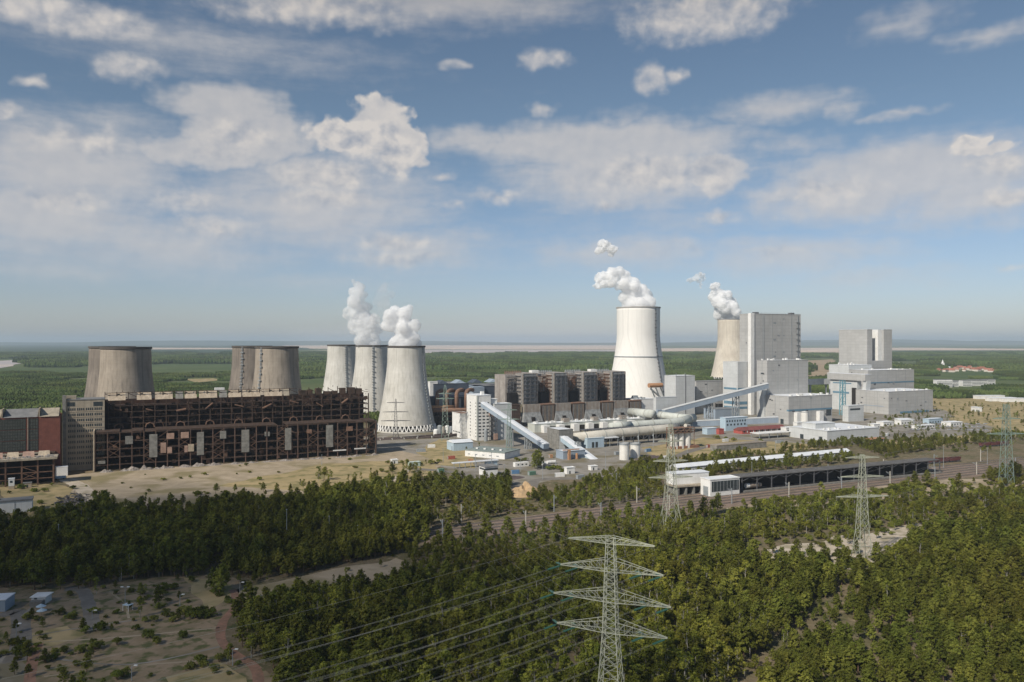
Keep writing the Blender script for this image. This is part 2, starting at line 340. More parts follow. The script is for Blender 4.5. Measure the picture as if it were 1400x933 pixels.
M_hop = mat('hopper_grey', (.33,.30,.26), c2=(.23,.20,.17), scale=.2, streak=((.16,.08,.05), .6))
M_trunk = mat('bark', (.16,.10,.065), c2=(.10,.07,.05), scale=1.0)
M_birchbark = mat('birch_bark', (.40,.38,.34), c2=(.16,.15,.13), scale=1.2)
M_rubble = mat('rubble_grey', (.36,.32,.28), c2=(.12,.10,.09), scale=.7)
M_sandpile = mat('ochre_sand', (.46,.32,.18), c2=(.34,.24,.14), scale=.3)
F_pine = foliage('pine_needles', (.150,.158,.030), (.215,.200,.042), (.095,.106,.022))
F_birch = foliage('birch_leaves', (.205,.215,.036), (.280,.255,.050), (.135,.150,.028))
F_bush = foliage('bush_leaves', (.165,.180,.036), (.235,.212,.055), (.105,.122,.028))
F_far = foliage('distant_leaves', (.090,.125,.036), (.135,.155,.050), (.065,.090,.028))

# ---------------------------------------------------------------- ground and its sheets
def ground_material():
    m = bpy.data.materials.new('ground_mix'); m.use_nodes = True; nt = m.node_tree; N = nt.nodes; L = nt.links
    b = N['Principled BSDF']; b.inputs['Roughness'].default_value = .95; b.inputs['Specular IOR Level'].default_value = .1
    geo = N.new('ShaderNodeNewGeometry'); P = geo.outputs['Position']
    def nz(s, d=6, sc3=None, rough=.6):
        v = P
        if sc3:
            mp = N.new('ShaderNodeMapping'); mp.inputs['Scale'].default_value = sc3; L.new(P, mp.inputs[0]); v = mp.outputs[0]
        n = N.new('ShaderNodeTexNoise'); n.inputs['Scale'].default_value = s; n.inputs['Detail'].default_value = d; n.inputs['Roughness'].default_value = rough; L.new(v, n.inputs['Vector']); return n.outputs[0]
    def ramp(v, lo, hi, a=0., bb=1.):
        n = N.new('ShaderNodeMapRange'); n.interpolation_type = 'SMOOTHSTEP'; L.new(v, n.inputs[0])
        for i, x in enumerate((lo, hi, a, bb)): n.inputs[1+i].default_value = x
        return n.outputs[0]
    def mix(f, a, bb):
        n = N.new('ShaderNodeMixRGB')
        if isinstance(f, float): n.inputs[0].default_value = f
        else: L.new(f, n.inputs[0])
        for i, x in ((1, a), (2, bb)):
            if isinstance(x, tuple): n.inputs[i].default_value = x+(1,)
            else: L.new(x, n.inputs[i])
        return n.outputs[0]
    near = mix(ramp(nz(.035, 8), .42, .60), (.17,.135,.085), (.115,.105,.055))
    near = mix(ramp(nz(.25, 6), .5, .68), near, (.24,.19,.125))
    near = mix(ramp(nz(.11, 5), .56, .70), near, (.065,.080,.032))
    far = mix(ramp(nz(.0016, 8, None, .62), .40, .60), (.080,.115,.040), (.125,.145,.056))
    far = mix(ramp(nz(.004, 6, (1, .45, 1)), .62, .70), far, (.17,.16,.085))
    far = mix(ramp(nz(.02, 4), .35, .65, 0, .5), far, (.036,.06,.02))
    far = mix(ramp(nz(.0007, 7, (.5, 1, 1)), .60, .68), far, (.24,.215,.15))
    sp = N.new('ShaderNodeSeparateXYZ'); L.new(P, sp.inputs[0])
    c = mix(ramp(sp.outputs[1], 1250, 1750), near, far)
    L.new(c, b.inputs['Base Color'])
    bp = N.new('ShaderNodeBump'); bp.inputs['Strength'].default_value = .5; bp.inputs['Distance'].default_value = 1; L.new(nz(.4, 4), bp.inputs['Height']); L.new(bp.outputs[0], b.inputs['Normal'])
    return m
g = MB()
g.quadset([(-60000,-3000,0),(60000,-3000,0),(60000,62000,0),(-60000,62000,0)], [(0,1,2,3)])
tag(g.build('ground', ground_material()), kind='structure')

def smooth_poly(pts, jit, step):
    out = []
    n = len(pts)
    for i in range(n):
        a = pts[i]; b = pts[(i+1) % n]; d = b-a; k = max(1, int(d.length/step)); nrm = Vector((-d.y, d.x, 0)).normalized()
        for j in range(k):
            p = a + d*(j/k); w = mnoise.noise(p*(.35/step))*jit*2; out.append(p+nrm*w)
    return out
def sheet(name, px, z, m, jit=2.0, step=6.0):
    pts = smooth_poly([G(*p) for p in px], jit, step)
    me = bpy.data.meshes.new(name); me.from_pydata([(p.x, p.y, z) for p in pts], [], [tuple(range(len(pts)))]); me.update()
    if me.polygons[0].normal.z < 0: me.flip_normals()
    return tag(new(name, me, m), kind='structure')
def ribbon(name, px, w, z, m, sub=6):
    P_ = [G(*p) for p in px]; pts = []
    for i in range(len(P_)-1):                                   # Catmull-Rom through the points
        a = P_[max(i-1,0)]; b = P_[i]; c = P_[i+1]; d = P_[min(i+2, len(P_)-1)]
        for j in range(sub):
            t = j/sub; pts.append(.5*((2*b)+(c-a)*t+(2*a-5*b+4*c-d)*t*t+(3*b-a-3*c+d)*t**3))
    pts.append(P_[-1]); v = []; f = []
    for i, p in enumerate(pts):
        d = pts[min(i+1,len(pts)-1)]-pts[max(i-1,0)]; n = Vector((-d.y,d.x,0)).normalized(); ww = w*(1+.25*mnoise.noise(p*.15))
        v += [tuple(p+n*ww/2), tuple(p-n*ww/2)]
    v = [(x, y, z) for x, y, _ in v]
    f = [(2*i, 2*i+1, 2*i+3, 2*i+2) for i in range(len(pts)-1)]
    me = bpy.data.meshes.new(name); me.from_pydata(v, [], f); me.update()
    return tag(new(name, me, m), kind='structure')

S_sand = mat('pale_sand', (.42,.34,.245), c2=(.30,.245,.17), scale=.09, speckle=((.20,.17,.085), .035, .8), coord='Object', rough=.95, spec=.1)
S_sandw = mat('whitish_sand', (.52,.45,.36), c2=(.40,.34,.26), scale=.12, speckle=((.22,.20,.11), .12, .5), rough=.95, spec=.1)
S_dry = mat('dry_grass', (.42,.32,.175), c2=(.28,.23,.12), scale=.06, speckle=((.13,.135,.05), .09, .6), rough=.95, spec=.1)
S_dirt = mat('brown_dirt', (.33,.245,.165), c2=(.20,.16,.095), scale=.10, speckle=((.085,.10,.035), .22, .85), rough=.95, spec=.1)
S_ballast = mat('rusty_ballast', (.27,.20,.155), c2=(.19,.145,.115), scale=.3, speckle=((.13,.12,.07), .1, .5), rough=.95, spec=.1)
S_conc = mat('worn_yard_concrete', (.30,.275,.24), c2=(.20,.185,.155), scale=.07, speckle=((.17,.145,.085), .04, .8), rough=.95, spec=.1)
S_asph = mat('asphalt', (.22,.20,.175), c2=(.16,.145,.125), scale=.2, rough=.9, spec=.1)
S_red = mat('red_earth', (.33,.185,.13), c2=(.20,.13,.09), scale=.3, rough=.95, spec=.1)
S_mine = mat('mine_sand', (.70,.55,.42), c2=(.42,.34,.28), scale=.0022, detail=8, rough=.95, spec=.1)
S_mine2 = mat('mine_grey', (.36,.34,.35), c2=(.50,.43,.38), scale=.002, detail=8, rough=.95, spec=.1)
S_darkf = mat('far_dark_forest', (.030,.050,.022), c2=(.05,.075,.028), scale=.0012, detail=8, rough=.95, spec=.1)

sheet('power_station_ground', [(500,622),(610,640),(640,668),(700,672),(760,655),(840,652),(905,640),(1010,618),(1190,606),(1300,590),(1300,560),(1000,548),(780,560),(600,575),(500,596)], .004, S_conc, 4, 12)
sheet('sandy_yard', [(60,712),(150,704),(300,694),(420,676),(560,668),(598,640),(610,626),(540,616),(300,634),(128,646),(84,650),(96,668)], .008, S_sand, 3, 8)
sheet('dry_field', [(0,664),(40,660),(90,664),(112,688),(70,712),(0,706)], .012, S_dry, 2, 6)
sheet('dry_field', [(1180,606),(1300,590),(1300,566),(1260,548),(1282,540),(1400,545),(1470,560),(1470,588),(1400,596),(1260,612)], .012, S_dry, 6, 15)
sheet('dry_field', [(430,672),(300,664),(440,634),(560,628),(600,632),(590,650),(520,662)], .012, S_dry, 3, 8)
sheet('dry_field', [(880,612),(960,598),(1100,606),(1130,612),(1000,624),(905,632)], .012, S_dry, 3, 8)
sheet('dry_field', [(600,600),(640,604),(650,640),(600,636),(570,618)], .012, S_dry, 2, 8)
sheet('gravel_lot', [(1205,584),(1260,573),(1350,580),(1360,592),(1260,600),(1210,600)], .016, S_conc, 4, 15)
sheet('dirt_clearing', [(-40,1010),(-40,800),(60,804),(130,800),(300,782),(330,792),(322,830),(300,862),(330,900),(400,940),(470,1010)], .008, S_dirt, 2.0, 5)
sheet('dry_grass_patch', [(30,868),(90,856),(115,866),(70,884),(40,880)], .012, S_dry, 1.2, 3)
sheet('dry_grass_patch', [(250,790),(305,790),(318,812),(290,832),(265,812)], .012, S_dry, 1.2, 3)
sheet('dry_grass_patch', [(340,925),(300,905),(230,925),(240,960),(340,960)], .012, S_dry, 1.2, 3)
sheet('grey_gravel', [(-20,895),(20,890),(40,915),(30,960),(-20,960)], .012, S_conc, 1.0, 3)
for q, pts in enumerate(([(30,872),(110,858),(200,846),(300,838)],[(50,878),(150,872),(260,862),(300,858)],[(88,812),(60,818),(30,842)],[(150,808),(170,826),(176,845)],[(70,900),(180,908),(300,884)],[(60,925),(160,912),(290,902)])): ribbon('wheel_track', pts, .9, .018+q*.002, S_sand if q % 2 else S_conc)
sheet('sand_strip', [(318,806),(420,786),(545,762),(560,772),(520,790),(430,806),(330,826)], .008, S_sand, 2, 6)
sheet('sand_clearing', [(1040,752),(1090,742),(1180,728),(1300,709),(1340,708),(1320,722),(1215,748),(1190,775),(1140,775),(1100,760),(1060,770)], .008, S_sandw, 3, 6)
sheet('sand_clearing', [(1375,800),(1420,790),(1480,800),(1480,825),(1400,818)], .008, S_sand, 2, 6)
sheet('sand_clearing', [(980,688),(1060,676),(1130,668),(1225,655),(1300,655),(1420,650),(1420,664),(1300,672),(1190,686),(1060,694),(1000,700)], .006, S_sand, 3, 8)
sheet('railway_bed', [(560,748),(600,742),(830,714),(1010,692),(1200,665),(1470,637),(1470,624),(1200,643),(960,673),(830,692),(700,708),(590,724)], .012, S_ballast, .8, 8)
ribbon('asphalt_road', [(88,806),(112,806),(122,830),(128,862)], 5.0, .016, S_asph)
ribbon('asphalt_road', [(0,842),(26,838),(28,880),(20,905)], 6.0, .016, S_asph)
ribbon('red_track', [(318,806),(324,826),(306,848),(302,872),(318,892),(348,912),(352,945),(330,1000)], 3.2, .020, S_red)
ribbon('red_track', [(52,880),(44,905),(40,940),(42,1000)], 3.2, .020, S_red)
ribbon('plant_road', [(560,640),(640,648),(720,668),(740,655),(860,655)], 8.0, .020, S_asph)
ribbon('plant_road', [(905,636),(960,612),(1080,600),(1200,598),(1290,578)], 9.0, .020, S_asph)
ribbon('sand_track', [(112,690),(122,680),(108,664),(90,655)], 10.0, .020, S_sandw)
ribbon('sand_track', [(112,706),(240,704),(420,682),(520,664),(560,640)], 5.0, .020, S_sandw)
# far bands: the open-cast mine, fields and dark woods, seen kilometres away
def band(name, pts, z, m, jit=.06):
    pts = [(a, b) for a, b in pts]
    P_ = [G(a, b) for a, b in pts]
    sheet(name, pts, z, m, jit*P_[0].y*.25, P_[0].y*.03)
band('open_cast_mine', [(420,478.5),(640,478.0),(850,477.8),(1010,475.2),(1010,484.5),(900,485),(840,483),(600,480.5),(500,479.5)], .6, S_mine, .02)
band('open_cast_mine', [(380,472.2),(860,471.6),(860,477.5),(640,477.6),(420,476.5)], .9, S_mine, .02)
band('open_cast_mine', [(575,478),(850,478.6),(850,487.5),(700,486.5),(575,482)], 1.2, S_mine2, .02)
band('open_cast_mine', [(890,476),(1150,475.5),(1240,475.2),(1450,477.2),(1450,478.6),(1220,479),(1150,483),(890,485)], 1.5, S_mine, .02)
band('dark_woods', [(1225,479.5),(1450,480),(1450,484),(1225,486)], .3, S_darkf, .02)
band('dark_woods', [(0,471),(420,471),(420,478),(210,485),(0,488)], .3, S_darkf, .03)
band('pale_field', [(205,475.2),(330,475.6),(330,477.4),(205,477.6)], 1.2, S_mine, .02)
band('pale_field', [(-10,494),(36,491),(30,497),(0,503),(-10,503)], .5, S_mine2, .02)
band('pale_field', [(250,518.4),(292,517.2),(304,519.6),(268,523)], .5, S_dry, .02)
band('spoil_heap', [(1098,493),(1140,491),(1150,514),(1096,516)], .5, mat('ochre_heap', (.40,.30,.19), c2=(.28,.21,.13), scale=.012), .02)

# low hills along the horizon
def hills(name, y0, x0, x1, h, seed, m):
    n = 260; v = []; f = []
    for i in range(n+1):
        x = x0+(x1-x0)*i/n; e = min(i, n-i)/(n*.16); e = min(1, e)
        hh = h*(.45+.75*max(0, mnoise.noise(Vector((x*.00016, seed, 0)))+.35)+.10*mnoise.noise(Vector((x*.0011, seed, 3))))*e
        v += [(x, y0-2500, .2), (x, y0-700, hh*.6), (x, y0, hh), (x, y0+3000, .2)]
    for i in range(n):
        for k in range(3): f.append((4*i+k, 4*(i+1)+k, 4*(i+1)+k+1, 4*i+k+1))
    me = bpy.data.meshes.new(name); me.from_pydata(v, [], f); me.update()
    return tag(new(name, me, m), kind='structure')
hills('hills', 24000, -24000, 3000, 130, 2.2, S_darkf)
hills('hills', 26000, 4000, 26000, 190, 5.1, S_darkf)
hills('hills', 21000, -4000, 12000, 108, 8.7, S_darkf)

# ---------------------------------------------------------------- haze
hz = MB().box(-61000, -3100, -1, 61000, 62500, 330)
hm = bpy.data.materials.new('haze_air'); hm.use_nodes = True; nt = hm.node_tree; nt.nodes.clear()
o_ = nt.nodes.new('ShaderNodeOutputMaterial'); pv = nt.nodes.new('ShaderNodeVolumePrincipled')
pv.inputs['Color'].default_value = HAZE_COL = (.64,.75,.88,1); pv.inputs['Density'].default_value = 5.5e-5; pv.inputs['Anisotropy'].default_value = .0
nt.links.new(pv.outputs[0], o_.inputs['Volume'])
hm.cycles.homogeneous_volume = True
hobj = hz.build('haze', hm); tag(hobj, kind='stuff')

# ---------------------------------------------------------------- cloud out of view, added only to shade the near left woods
cm = bpy.data.materials.new('shade_cloud_body'); cm.use_nodes = True; nt = cm.node_tree; N = nt.nodes; L = nt.links
b = N['Principled BSDF']; b.inputs['Base Color'].default_value = (.85,.85,.85,1); b.inputs['Roughness'].default_value = 1
tc = N.new('ShaderNodeTexCoord'); n = N.new('ShaderNodeTexNoise'); n.inputs['Scale'].default_value = .012; n.inputs['Detail'].default_value = 4; L.new(tc.outputs['Object'], n.inputs['Vector'])
mp = N.new('ShaderNodeMapping'); mp.inputs['Scale'].default_value = (1/240, 1/200, 0); L.new(tc.outputs['Object'], mp.inputs[0])
ln = N.new('ShaderNodeVectorMath'); ln.operation = 'LENGTH'; L.new(mp.outputs[0], ln.inputs[0])
ad = N.new('ShaderNodeMath'); ad.operation = 'ADD'; L.new(ln.outputs['Value'], ad.inputs[0])
sb = N.new('ShaderNodeMath'); sb.operation = 'MULTIPLY_ADD'; L.new(n.outputs[0], sb.inputs[0]); sb.inputs[1].default_value = .8; sb.inputs[2].default_value = -.4; L.new(sb.outputs[0], ad.inputs[1])
mr = N.new('ShaderNodeMapRange'); mr.interpolation_type = 'SMOOTHSTEP'; mr.inputs[1].default_value = .50; mr.inputs[2].default_value = 1.0; mr.inputs[3].default_value = .26; mr.inputs[4].default_value = 0; L.new(ad.outputs[0], mr.inputs[0])
L.new(mr.outputs[0], b.inputs['Alpha'])
CLH = 900.0
def shadow_caster(px, py, s):
    g0 = G(px, py); c = g0 + sdir*(CLH/sdir.z)
    mb = MB(); rr = [(math.sin(t)*240*s, math.cos(t)*34) for t in [math.pi*i/16 for i in range(17)]]
    mb.lathe([(max(r, .5), z) for r, z in rr][::-1], 48)
    me = mb.mesh('added_shade_cloud', True)
    for v_ in me.vertices:
        p = v_.co; k = 1+.35*mnoise.noise(Vector(p)*.012+Vector((px, 0, 0))); v_.co = (p.x*k, p.y*k*.85, p.z*(1+.5*mnoise.noise(Vector(p)*.02)))
    o = new('added_shade_cloud', me, cm, loc=tuple(c)); tag(o, kind='structure'); return o
shadow_caster(90, 830, 1.0)
shadow_caster(290, 880, .6)
shadow_caster(170, 735, .5)
shadow_caster(-80, 740, .8)

# ---------------------------------------------------------------- steam
def steam_mat(name, dens):
    m = bpy.data.materials.new(name); m.use_nodes = True; nt = m.node_tree; nt.nodes.clear()
    o = nt.nodes.new('ShaderNodeOutputMaterial'); p = nt.nodes.new('ShaderNodeVolumePrincipled')
    p.inputs['Color'].default_value = (1,1,1,1); p.inputs['Density'].default_value = dens; p.inputs['Anisotropy'].default_value = 0
    nt.links.new(p.outputs[0], o.inputs['Volume'])
    tr = nt.nodes.new('ShaderNodeBsdfTransparent'); df = nt.nodes.new('ShaderNodeBsdfDiffuse'); df.inputs[0].default_value = (.97,.97,.97,1); mx = nt.nodes.new('ShaderNodeMixShader')
    mx.inputs[0].default_value = 0.22 if dens > .1 else (.12 if dens > .04 else 0); nt.links.new(tr.outputs[0], mx.inputs[1]); nt.links.new(df.outputs[0], mx.inputs[2]); nt.links.new(mx.outputs[0], o.inputs['Surface']); m.cycles.homogeneous_volume = True; return m
V_thick = steam_mat('thick_steam', .13); V_thin = steam_mat('thin_steam', .07); V_wisp = steam_mat('wispy_steam', .018)
tex1 = bpy.data.textures.new('billows', 'CLOUDS'); tex1.noise_scale = 14; tex1.noise_depth = 4; tex1.noise_basis = 'ORIGINAL_PERLIN'
tex2 = bpy.data.textures.new('small_billows', 'CLOUDS'); tex2.noise_scale = 6; tex2.noise_depth = 4
def plume(name, label, path, Y, m, vox=1.6, disp=9.0, puffs=1.0, seed=1, group='steam plumes above the cooling towers'):
    """path of (px, py, radius_px): billows strung along it, welded into one body"""
    r_ = random.Random(seed); bm_v = []; k = Y/F
    ico = bpy.data.meshes.get('ico_base')
    if not ico:
        import bmesh
        ico = bpy.data.meshes.new('ico_base'); b2 = bmesh.new(); bmesh.ops.create_icosphere(b2, subdivisions=3, radius=1.0); b2.to_mesh(ico); b2.free()
    iv = np.array([v.co[:] for v in ico.vertices]); ifc = np.array([p.vertices[:] for p in ico.polygons])
    V = []; Fc = []; nb = 0
    for i in range(len(path)-1):
        a, b = path[i], path[i+1]; L_ = math.hypot(b[0]-a[0], b[1]-a[1]); steps = max(1, int(L_/(max(a[2], 3)*.45)))
        for j in range(steps+1):
            t = j/steps; x = a[0]+(b[0]-a[0])*t; y = a[1]+(b[1]-a[1])*t; r = a[2]+(b[2]-a[2])*t
            for q in range(int(5*puffs)):
                dx, dy, dz = (r_.gauss(0, .42)*r for _ in range(3)); rr = r*r_.uniform(.34, .62)
                c = np.array([gx(x+dx, Y), Y+dz*k, zat(y+dy, Y)]); V.append(iv*rr*k+c); Fc.append(ifc+nb); nb += len(iv)
    V = np.concatenate(V); Fc = np.concatenate(Fc); c0 = V.mean(0)
    me = bpy.data.meshes.new(name); me.from_pydata((V-c0).tolist(), [], Fc.tolist()); me.update()
    o = new(name, me, m, loc=tuple(c0))
    md = o.modifiers.new('weld', 'REMESH'); md.mode = 'VOXEL'; md.voxel_size = vox
    md = o.modifiers.new('lump', 'DISPLACE'); md.texture = tex2; md.strength = disp*.3; md.mid_level = .5; md.texture_coords = 'GLOBAL'
    md = o.modifiers.new('billow', 'DISPLACE'); md.texture = tex1; md.strength = disp; md.mid_level = .5; md.texture_coords = 'GLOBAL'
    return tag(o, label, 'steam plume', group)
plume('steam_plume', 'tall leaning white steam column left of the right-hand plume, over the middle pale cooling tower', [(508,468,14),(505,460,15),(502,450,17),(493,436,18),(487,418,14),(487,398,11),(489,390,8)], 1050, V_thin, disp=8, seed=3)
plume('steam_plume', 'stout white steam plume over the nearest of the three pale cooling towers', [(555,468,17),(553,462,18),(551,453,18),(545,436,17),(546,424,15)], 896, V_thick, disp=7, seed=5)
plume('steam_plume', 'faint bluish steam puff floating between the two pale tower plumes', [(522,425,9),(526,405,13),(526,396,10)], 1100, V_wisp, disp=8, seed=8)
plume('steam_plume', 'bright white steam plume drifting left from the tall white cooling tower', [(872,415,18),(871,411,18),(868,403,16),(860,392,14),(849,380,13),(838,378,11),(822,382,8),(816,392,5)], 1302, V_thick, disp=10, seed=13)
plume('steam_plume', 'small detached round steam puff high above the tall white cooling tower', [(829,334,9),(834,340,8),(835,347,4)], 1302, V_thick, disp=9, seed=17)
plume('steam_plume', 'bright white steam plume above the beige cooling tower behind the grey block', [(998,434,14),(996,429,15),(993,421,15),(988,412,14),(981,401,10),(976,396,8)], 2030, V_thick, vox=2.2, disp=14, seed=19)
plume('steam_plume', 'thin torn wisp of steam left of the beige tower plume', [(940,384,4),(952,380,5),(962,377,4),(958,391,3)], 2030, V_thin, vox=2.2, disp=14, puffs=.5, seed=23)

# ---------------------------------------------------------------- cooling towers
def tower_profile(rt, rw, rb, H, zw, n=26, zb=0):
    out = []
    for i in range(n+1):
        z = zb+(H-zb)*i/n
        if z < zw: a = (zw-z)/(zw-zb); r = rw+(rb-rw)*a**1.35
        else: a = (z-zw)/(H-zw); r = rw+(rt-rw)*a**1.6
        out.append((r, z))
    return out
def cooling_tower(label, px, Y, rt, rw, rb, H, zw, m, legs=True, group=None, ladder_az=None, rim=(.10,.09,.08), ring_z=None, zb=7.0, ladder_dark=False):
    X = gx(px, Y); t = thing('cooling_tower', label, 'cooling tower', (X, Y, 0), 0, group)
    prof = tower_profile(rt, rw, rb, H, zw, 26, zb); mb = MB()
    inner = [(r-.8, z) for r, z in prof][::-1]
    mb.lathe(prof+[(prof[-1][0]-.8, H)]+inner+[(prof[0][0], zb)], 72); mb.build('shell', m, t, True)
    mb = MB().lathe([(rt+.05, H-1.6), (rt+.9, H-1.5), (rt+.9, H+.3), (rt-1.2, H+.3), (rt-1.2, H-.4)], 72); mb.build('rim', mat('rim_%d' % int(rim[0]*100), rim), t)
    if ring_z:
        r = [p[0] for p in prof if p[1] >= ring_z][0]
        MB().lathe([(r-.3, ring_z-.7), (r+1.3, ring_z-.6), (r+1.3, ring_z+.5), (r-.3, ring_z+.6)], 72).build('walkway', M_steel, t)
    if legs:
        mb = MB(); n = 44
        for k in range(n):
            a0 = 2*math.pi*k/n; a1 = 2*math.pi*(k+.5)/n; a2 = 2*math.pi*(k+1)/n; rr = rb+2.2
            top = (math.cos(a1)*rb, math.sin(a1)*rb, zb+.3)
            for a in (a0, a2): mb.beam((math.cos(a)*rr, math.sin(a)*rr, 0), top, .9)
        mb.build('leg_ring', M_white, t)
        MB().lathe([(rb+3.4, 0), (rb+3.4, 1.4), (rb+2.4, 1.4), (rb+2.4, 0)], 72).build('basin', M_white_t, t)
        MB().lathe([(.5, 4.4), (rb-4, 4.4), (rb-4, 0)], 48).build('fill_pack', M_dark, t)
    if ladder_az is not None:
        mb = MB(); a = R(ladder_az); ca, sa = math.cos(a), math.sin(a)
        for i in range(len(prof)-1):
            p = [(ca*(r+.7), sa*(r+.7), z) for r, z in (prof[i], prof[i+1])]
            for s in (-.6, .6):
                mb.beam((p[0][0]-sa*s, p[0][1]+ca*s, p[0][2]), (p[1][0]-sa*s, p[1][1]+ca*s, p[1][2]), .35)
            if i % 2 == 0: mb.beam((p[0][0]-sa*1.8, p[0][1]+ca*1.8, p[0][2]), (p[0][0]+sa*1.8, p[0][1]-ca*1.8, p[0][2]), 1.6, .8)
            else: mb.beam((p[0][0]-sa*.2, p[0][1]+ca*.2, p[0][2]), (p[0][0]+sa*1.6, p[0][1]-ca*1.6, p[0][2]), 1.2, .8)
        mb.build('ladder', M_dsteel if ladder_dark else M_steel, t)
    return t
gd = 'dark weathered cooling towers'; gw = 'pale cooling towers in service'
cooling_tower('nearest dark weathered cooling tower, front one of the left pair behind the ruined hall', 172.3, 722, 20.7, 21.2, 32, 94.4, 78, M_conc, group=gd)
cooling_tower('dark weathered cooling tower half hidden behind the front one of the left pair', 153.5, 800, 20.7, 21.2, 32, 94.4, 78, M_conc2, group=gd)
cooling_tower('dark weathered cooling tower, right-hand front one of the middle pair behind the ruin', 378.7, 805, 20.7, 21.2, 32, 94.4, 78, M_conc, group=gd, ladder_az=-118)
cooling_tower('dark weathered cooling tower, rear left one of the middle pair behind the ruin', 344.7, 884, 20.7, 21.2, 32, 94.4, 78, M_conc2, group=gd, ladder_az=-100)
cooling_tower('pale concrete cooling tower nearest to the white office block, whole down to its leg ring', 555.5, 896, 20.7, 21.2, 32, 94.4, 78, M_white_t, group=gw, ladder_az=-22)
cooling_tower('pale concrete cooling tower in the middle of the three in a row', 508.3, 1050, 20.7, 21.2, 32, 94.4, 78, M_white_t, group=gw, ladder_az=-75)
cooling_tower('pale concrete cooling tower farthest left and back of the three in a row', 467.3, 1180, 20.7, 21.2, 32, 94.4, 78, M_white_t, group=gw, ladder_az=-62)
cooling_tower('tall bright white cooling tower with a dark ladder and a waist ring', 872.7, 1302, 35.2, 35.0, 52, 155, 108, M_newt, rim=(.42,.40,.37), ring_z=75, ladder_az=-48, ladder_dark=True, zb=9)
cooling_tower('tall beige cooling tower partly hidden behind the big grey boiler block', 1000.5, 2030, 35.2, 35.0, 52, 155, 108, M_beiget, rim=(.42,.38,.33), ladder_az=-40, ladder_dark=True, zb=9)

# ---------------------------------------------------------------- buildings from boxes standing in the station's own grid
def loc_len(X, Y, px2, th=TH):
    t = (px2-CX)/F; return (t*Y-X)/(math.cos(th)-t*math.sin(th))
def loc_dep(X, Y, px1, th=TH):
    t = (px1-CX)/F; return (X-t*Y)/(math.sin(th)+t*math.cos(th))
class Bld:
    """origin at the near corner seen at (px, py) on the ground, or at distance Y; x runs right-and-back, y runs left-and-back"""
    def __init__(s, name, label, cat, px, py=None, Y=None, th=TH, group=None):
        s.Y = Y if Y else gy(py); s.X = gx(px, s.Y); s.th = th
        s.t = thing(name, label, cat, (s.X, s.Y, 0), th, group)
    def L(s, px2): return loc_len(s.X, s.Y, px2, s.th)
    def D(s, px1): return loc_dep(s.X, s.Y, px1, s.th)
    def H(s, py): return zat(py, s.Y)
    wall = None; roof = None
    def box(s, part, m, x0, y0, z0, x1, y1, z1, bevel=None):
        par = s.t
        if part in ('window','window_band','window_row','door','ledge','joint_strip','wall_rib','mullion','pilaster','opening') and s.wall: par = s.wall
        if part in ('roof_vent','roof_cabin','mast') and s.roof: par = s.roof
        o = MB().box(x0, y0, z0, x1, y1, z1).build(part, m, par)
        if part in ('wall','casing'): s.wall = o
        if part == 'roof': s.roof = o
        return o
    def hall(s, x0, y0, x1, y1, h, m, roof=M_roofl, z0=0, part='wall'):
        s._hall(x0, y0, x1, y1, h, m, roof, z0, part)
        if m is M_grey and h-z0 > 22:                                # cladding joints, downpipes and louvres of the big blocks
            r = random.Random(int(h*10+x1)); n = max(2, int((x1-x0)/17))
            for k in range(1, n): s.box('joint_strip', M_steel, x0+k*(x1-x0)/n, y0-.16, z0+1, x0+k*(x1-x0)/n+.35, y0-.003, h-.6)
            n = max(2, int((y1-y0)/17))
            for k in range(1, n): s.box('joint_strip', M_steel, x0-.16, y0+k*(y1-y0)/n, z0+1, x0-.003, y0+k*(y1-y0)/n+.35, h-.6)
            for k in range(7):
                x = r.uniform(x0+2, x1-7); z = z0+(h-z0)*r.uniform(.12, .93); s.box('louvre', M_steel if k % 2 else M_dsteel, x, y0-.3, z, x+r.uniform(1.5, 4.5), y0-.17, z+r.uniform(.8, 2.0))
            for k in range(4):
                y = r.uniform(y0+2, max(y0+3, y1-6)); z = z0+(h-z0)*r.uniform(.12, .93); s.box('louvre', M_dsteel, x0-.3, y, z, x0-.17, y+r.uniform(1.2, 3.5), z+r.uniform(.8, 2.0))
    def _hall(s, x0, y0, x1, y1, h, m, roof=M_roofl, z0=0, part='wall'):
        w_ = s.box(part, m, x0, y0, z0, x1, y1, h); s.wall = w_
        mb = MB(); p = .5                                            # parapet and roof sheet
        mb.box(x0-.3, y0-.3, h+.003, x1+.3, y0+.3, h+p); mb.box(x0-.3, y1-.3, h+.003, x1+.3, y1+.3, h+p)
        mb.box(x0-.3, y0+.3, h+.003, x0+.3, y1-.3, h+p); mb.box(x1-.3, y0+.3, h+.003, x1+.3, y1-.3, h+p)
        r = mb.build('parapet', m if m is not M_brick else M_white, s.t)
        s.box('roof', roof, x0+.3, y0+.3, h+.003, x1-.3, y1-.3, h+.25)
def roof_units(b, x0, y0, x1, y1, z, n, seed, m=M_steel, name='roof_vent', hmax=2.6):
    r_ = random.Random(seed)
    for i in range(n):
        w = r_.uniform(1.2, 3.4); d = r_.uniform(1.2, 3.0); h = r_.uniform(.9, hmax); x = r_.uniform(x0, x1-w); y = r_.uniform(y0, y1-d)
        mb = MB(); mb.box(x, y, z, x+w, y+d, z+h*.8); mb.box(x-.15, y-.15, z+h*.8+.003, x+w+.15, y+d+.15, z+h); mb.build(name, m, b.roof or b.t)

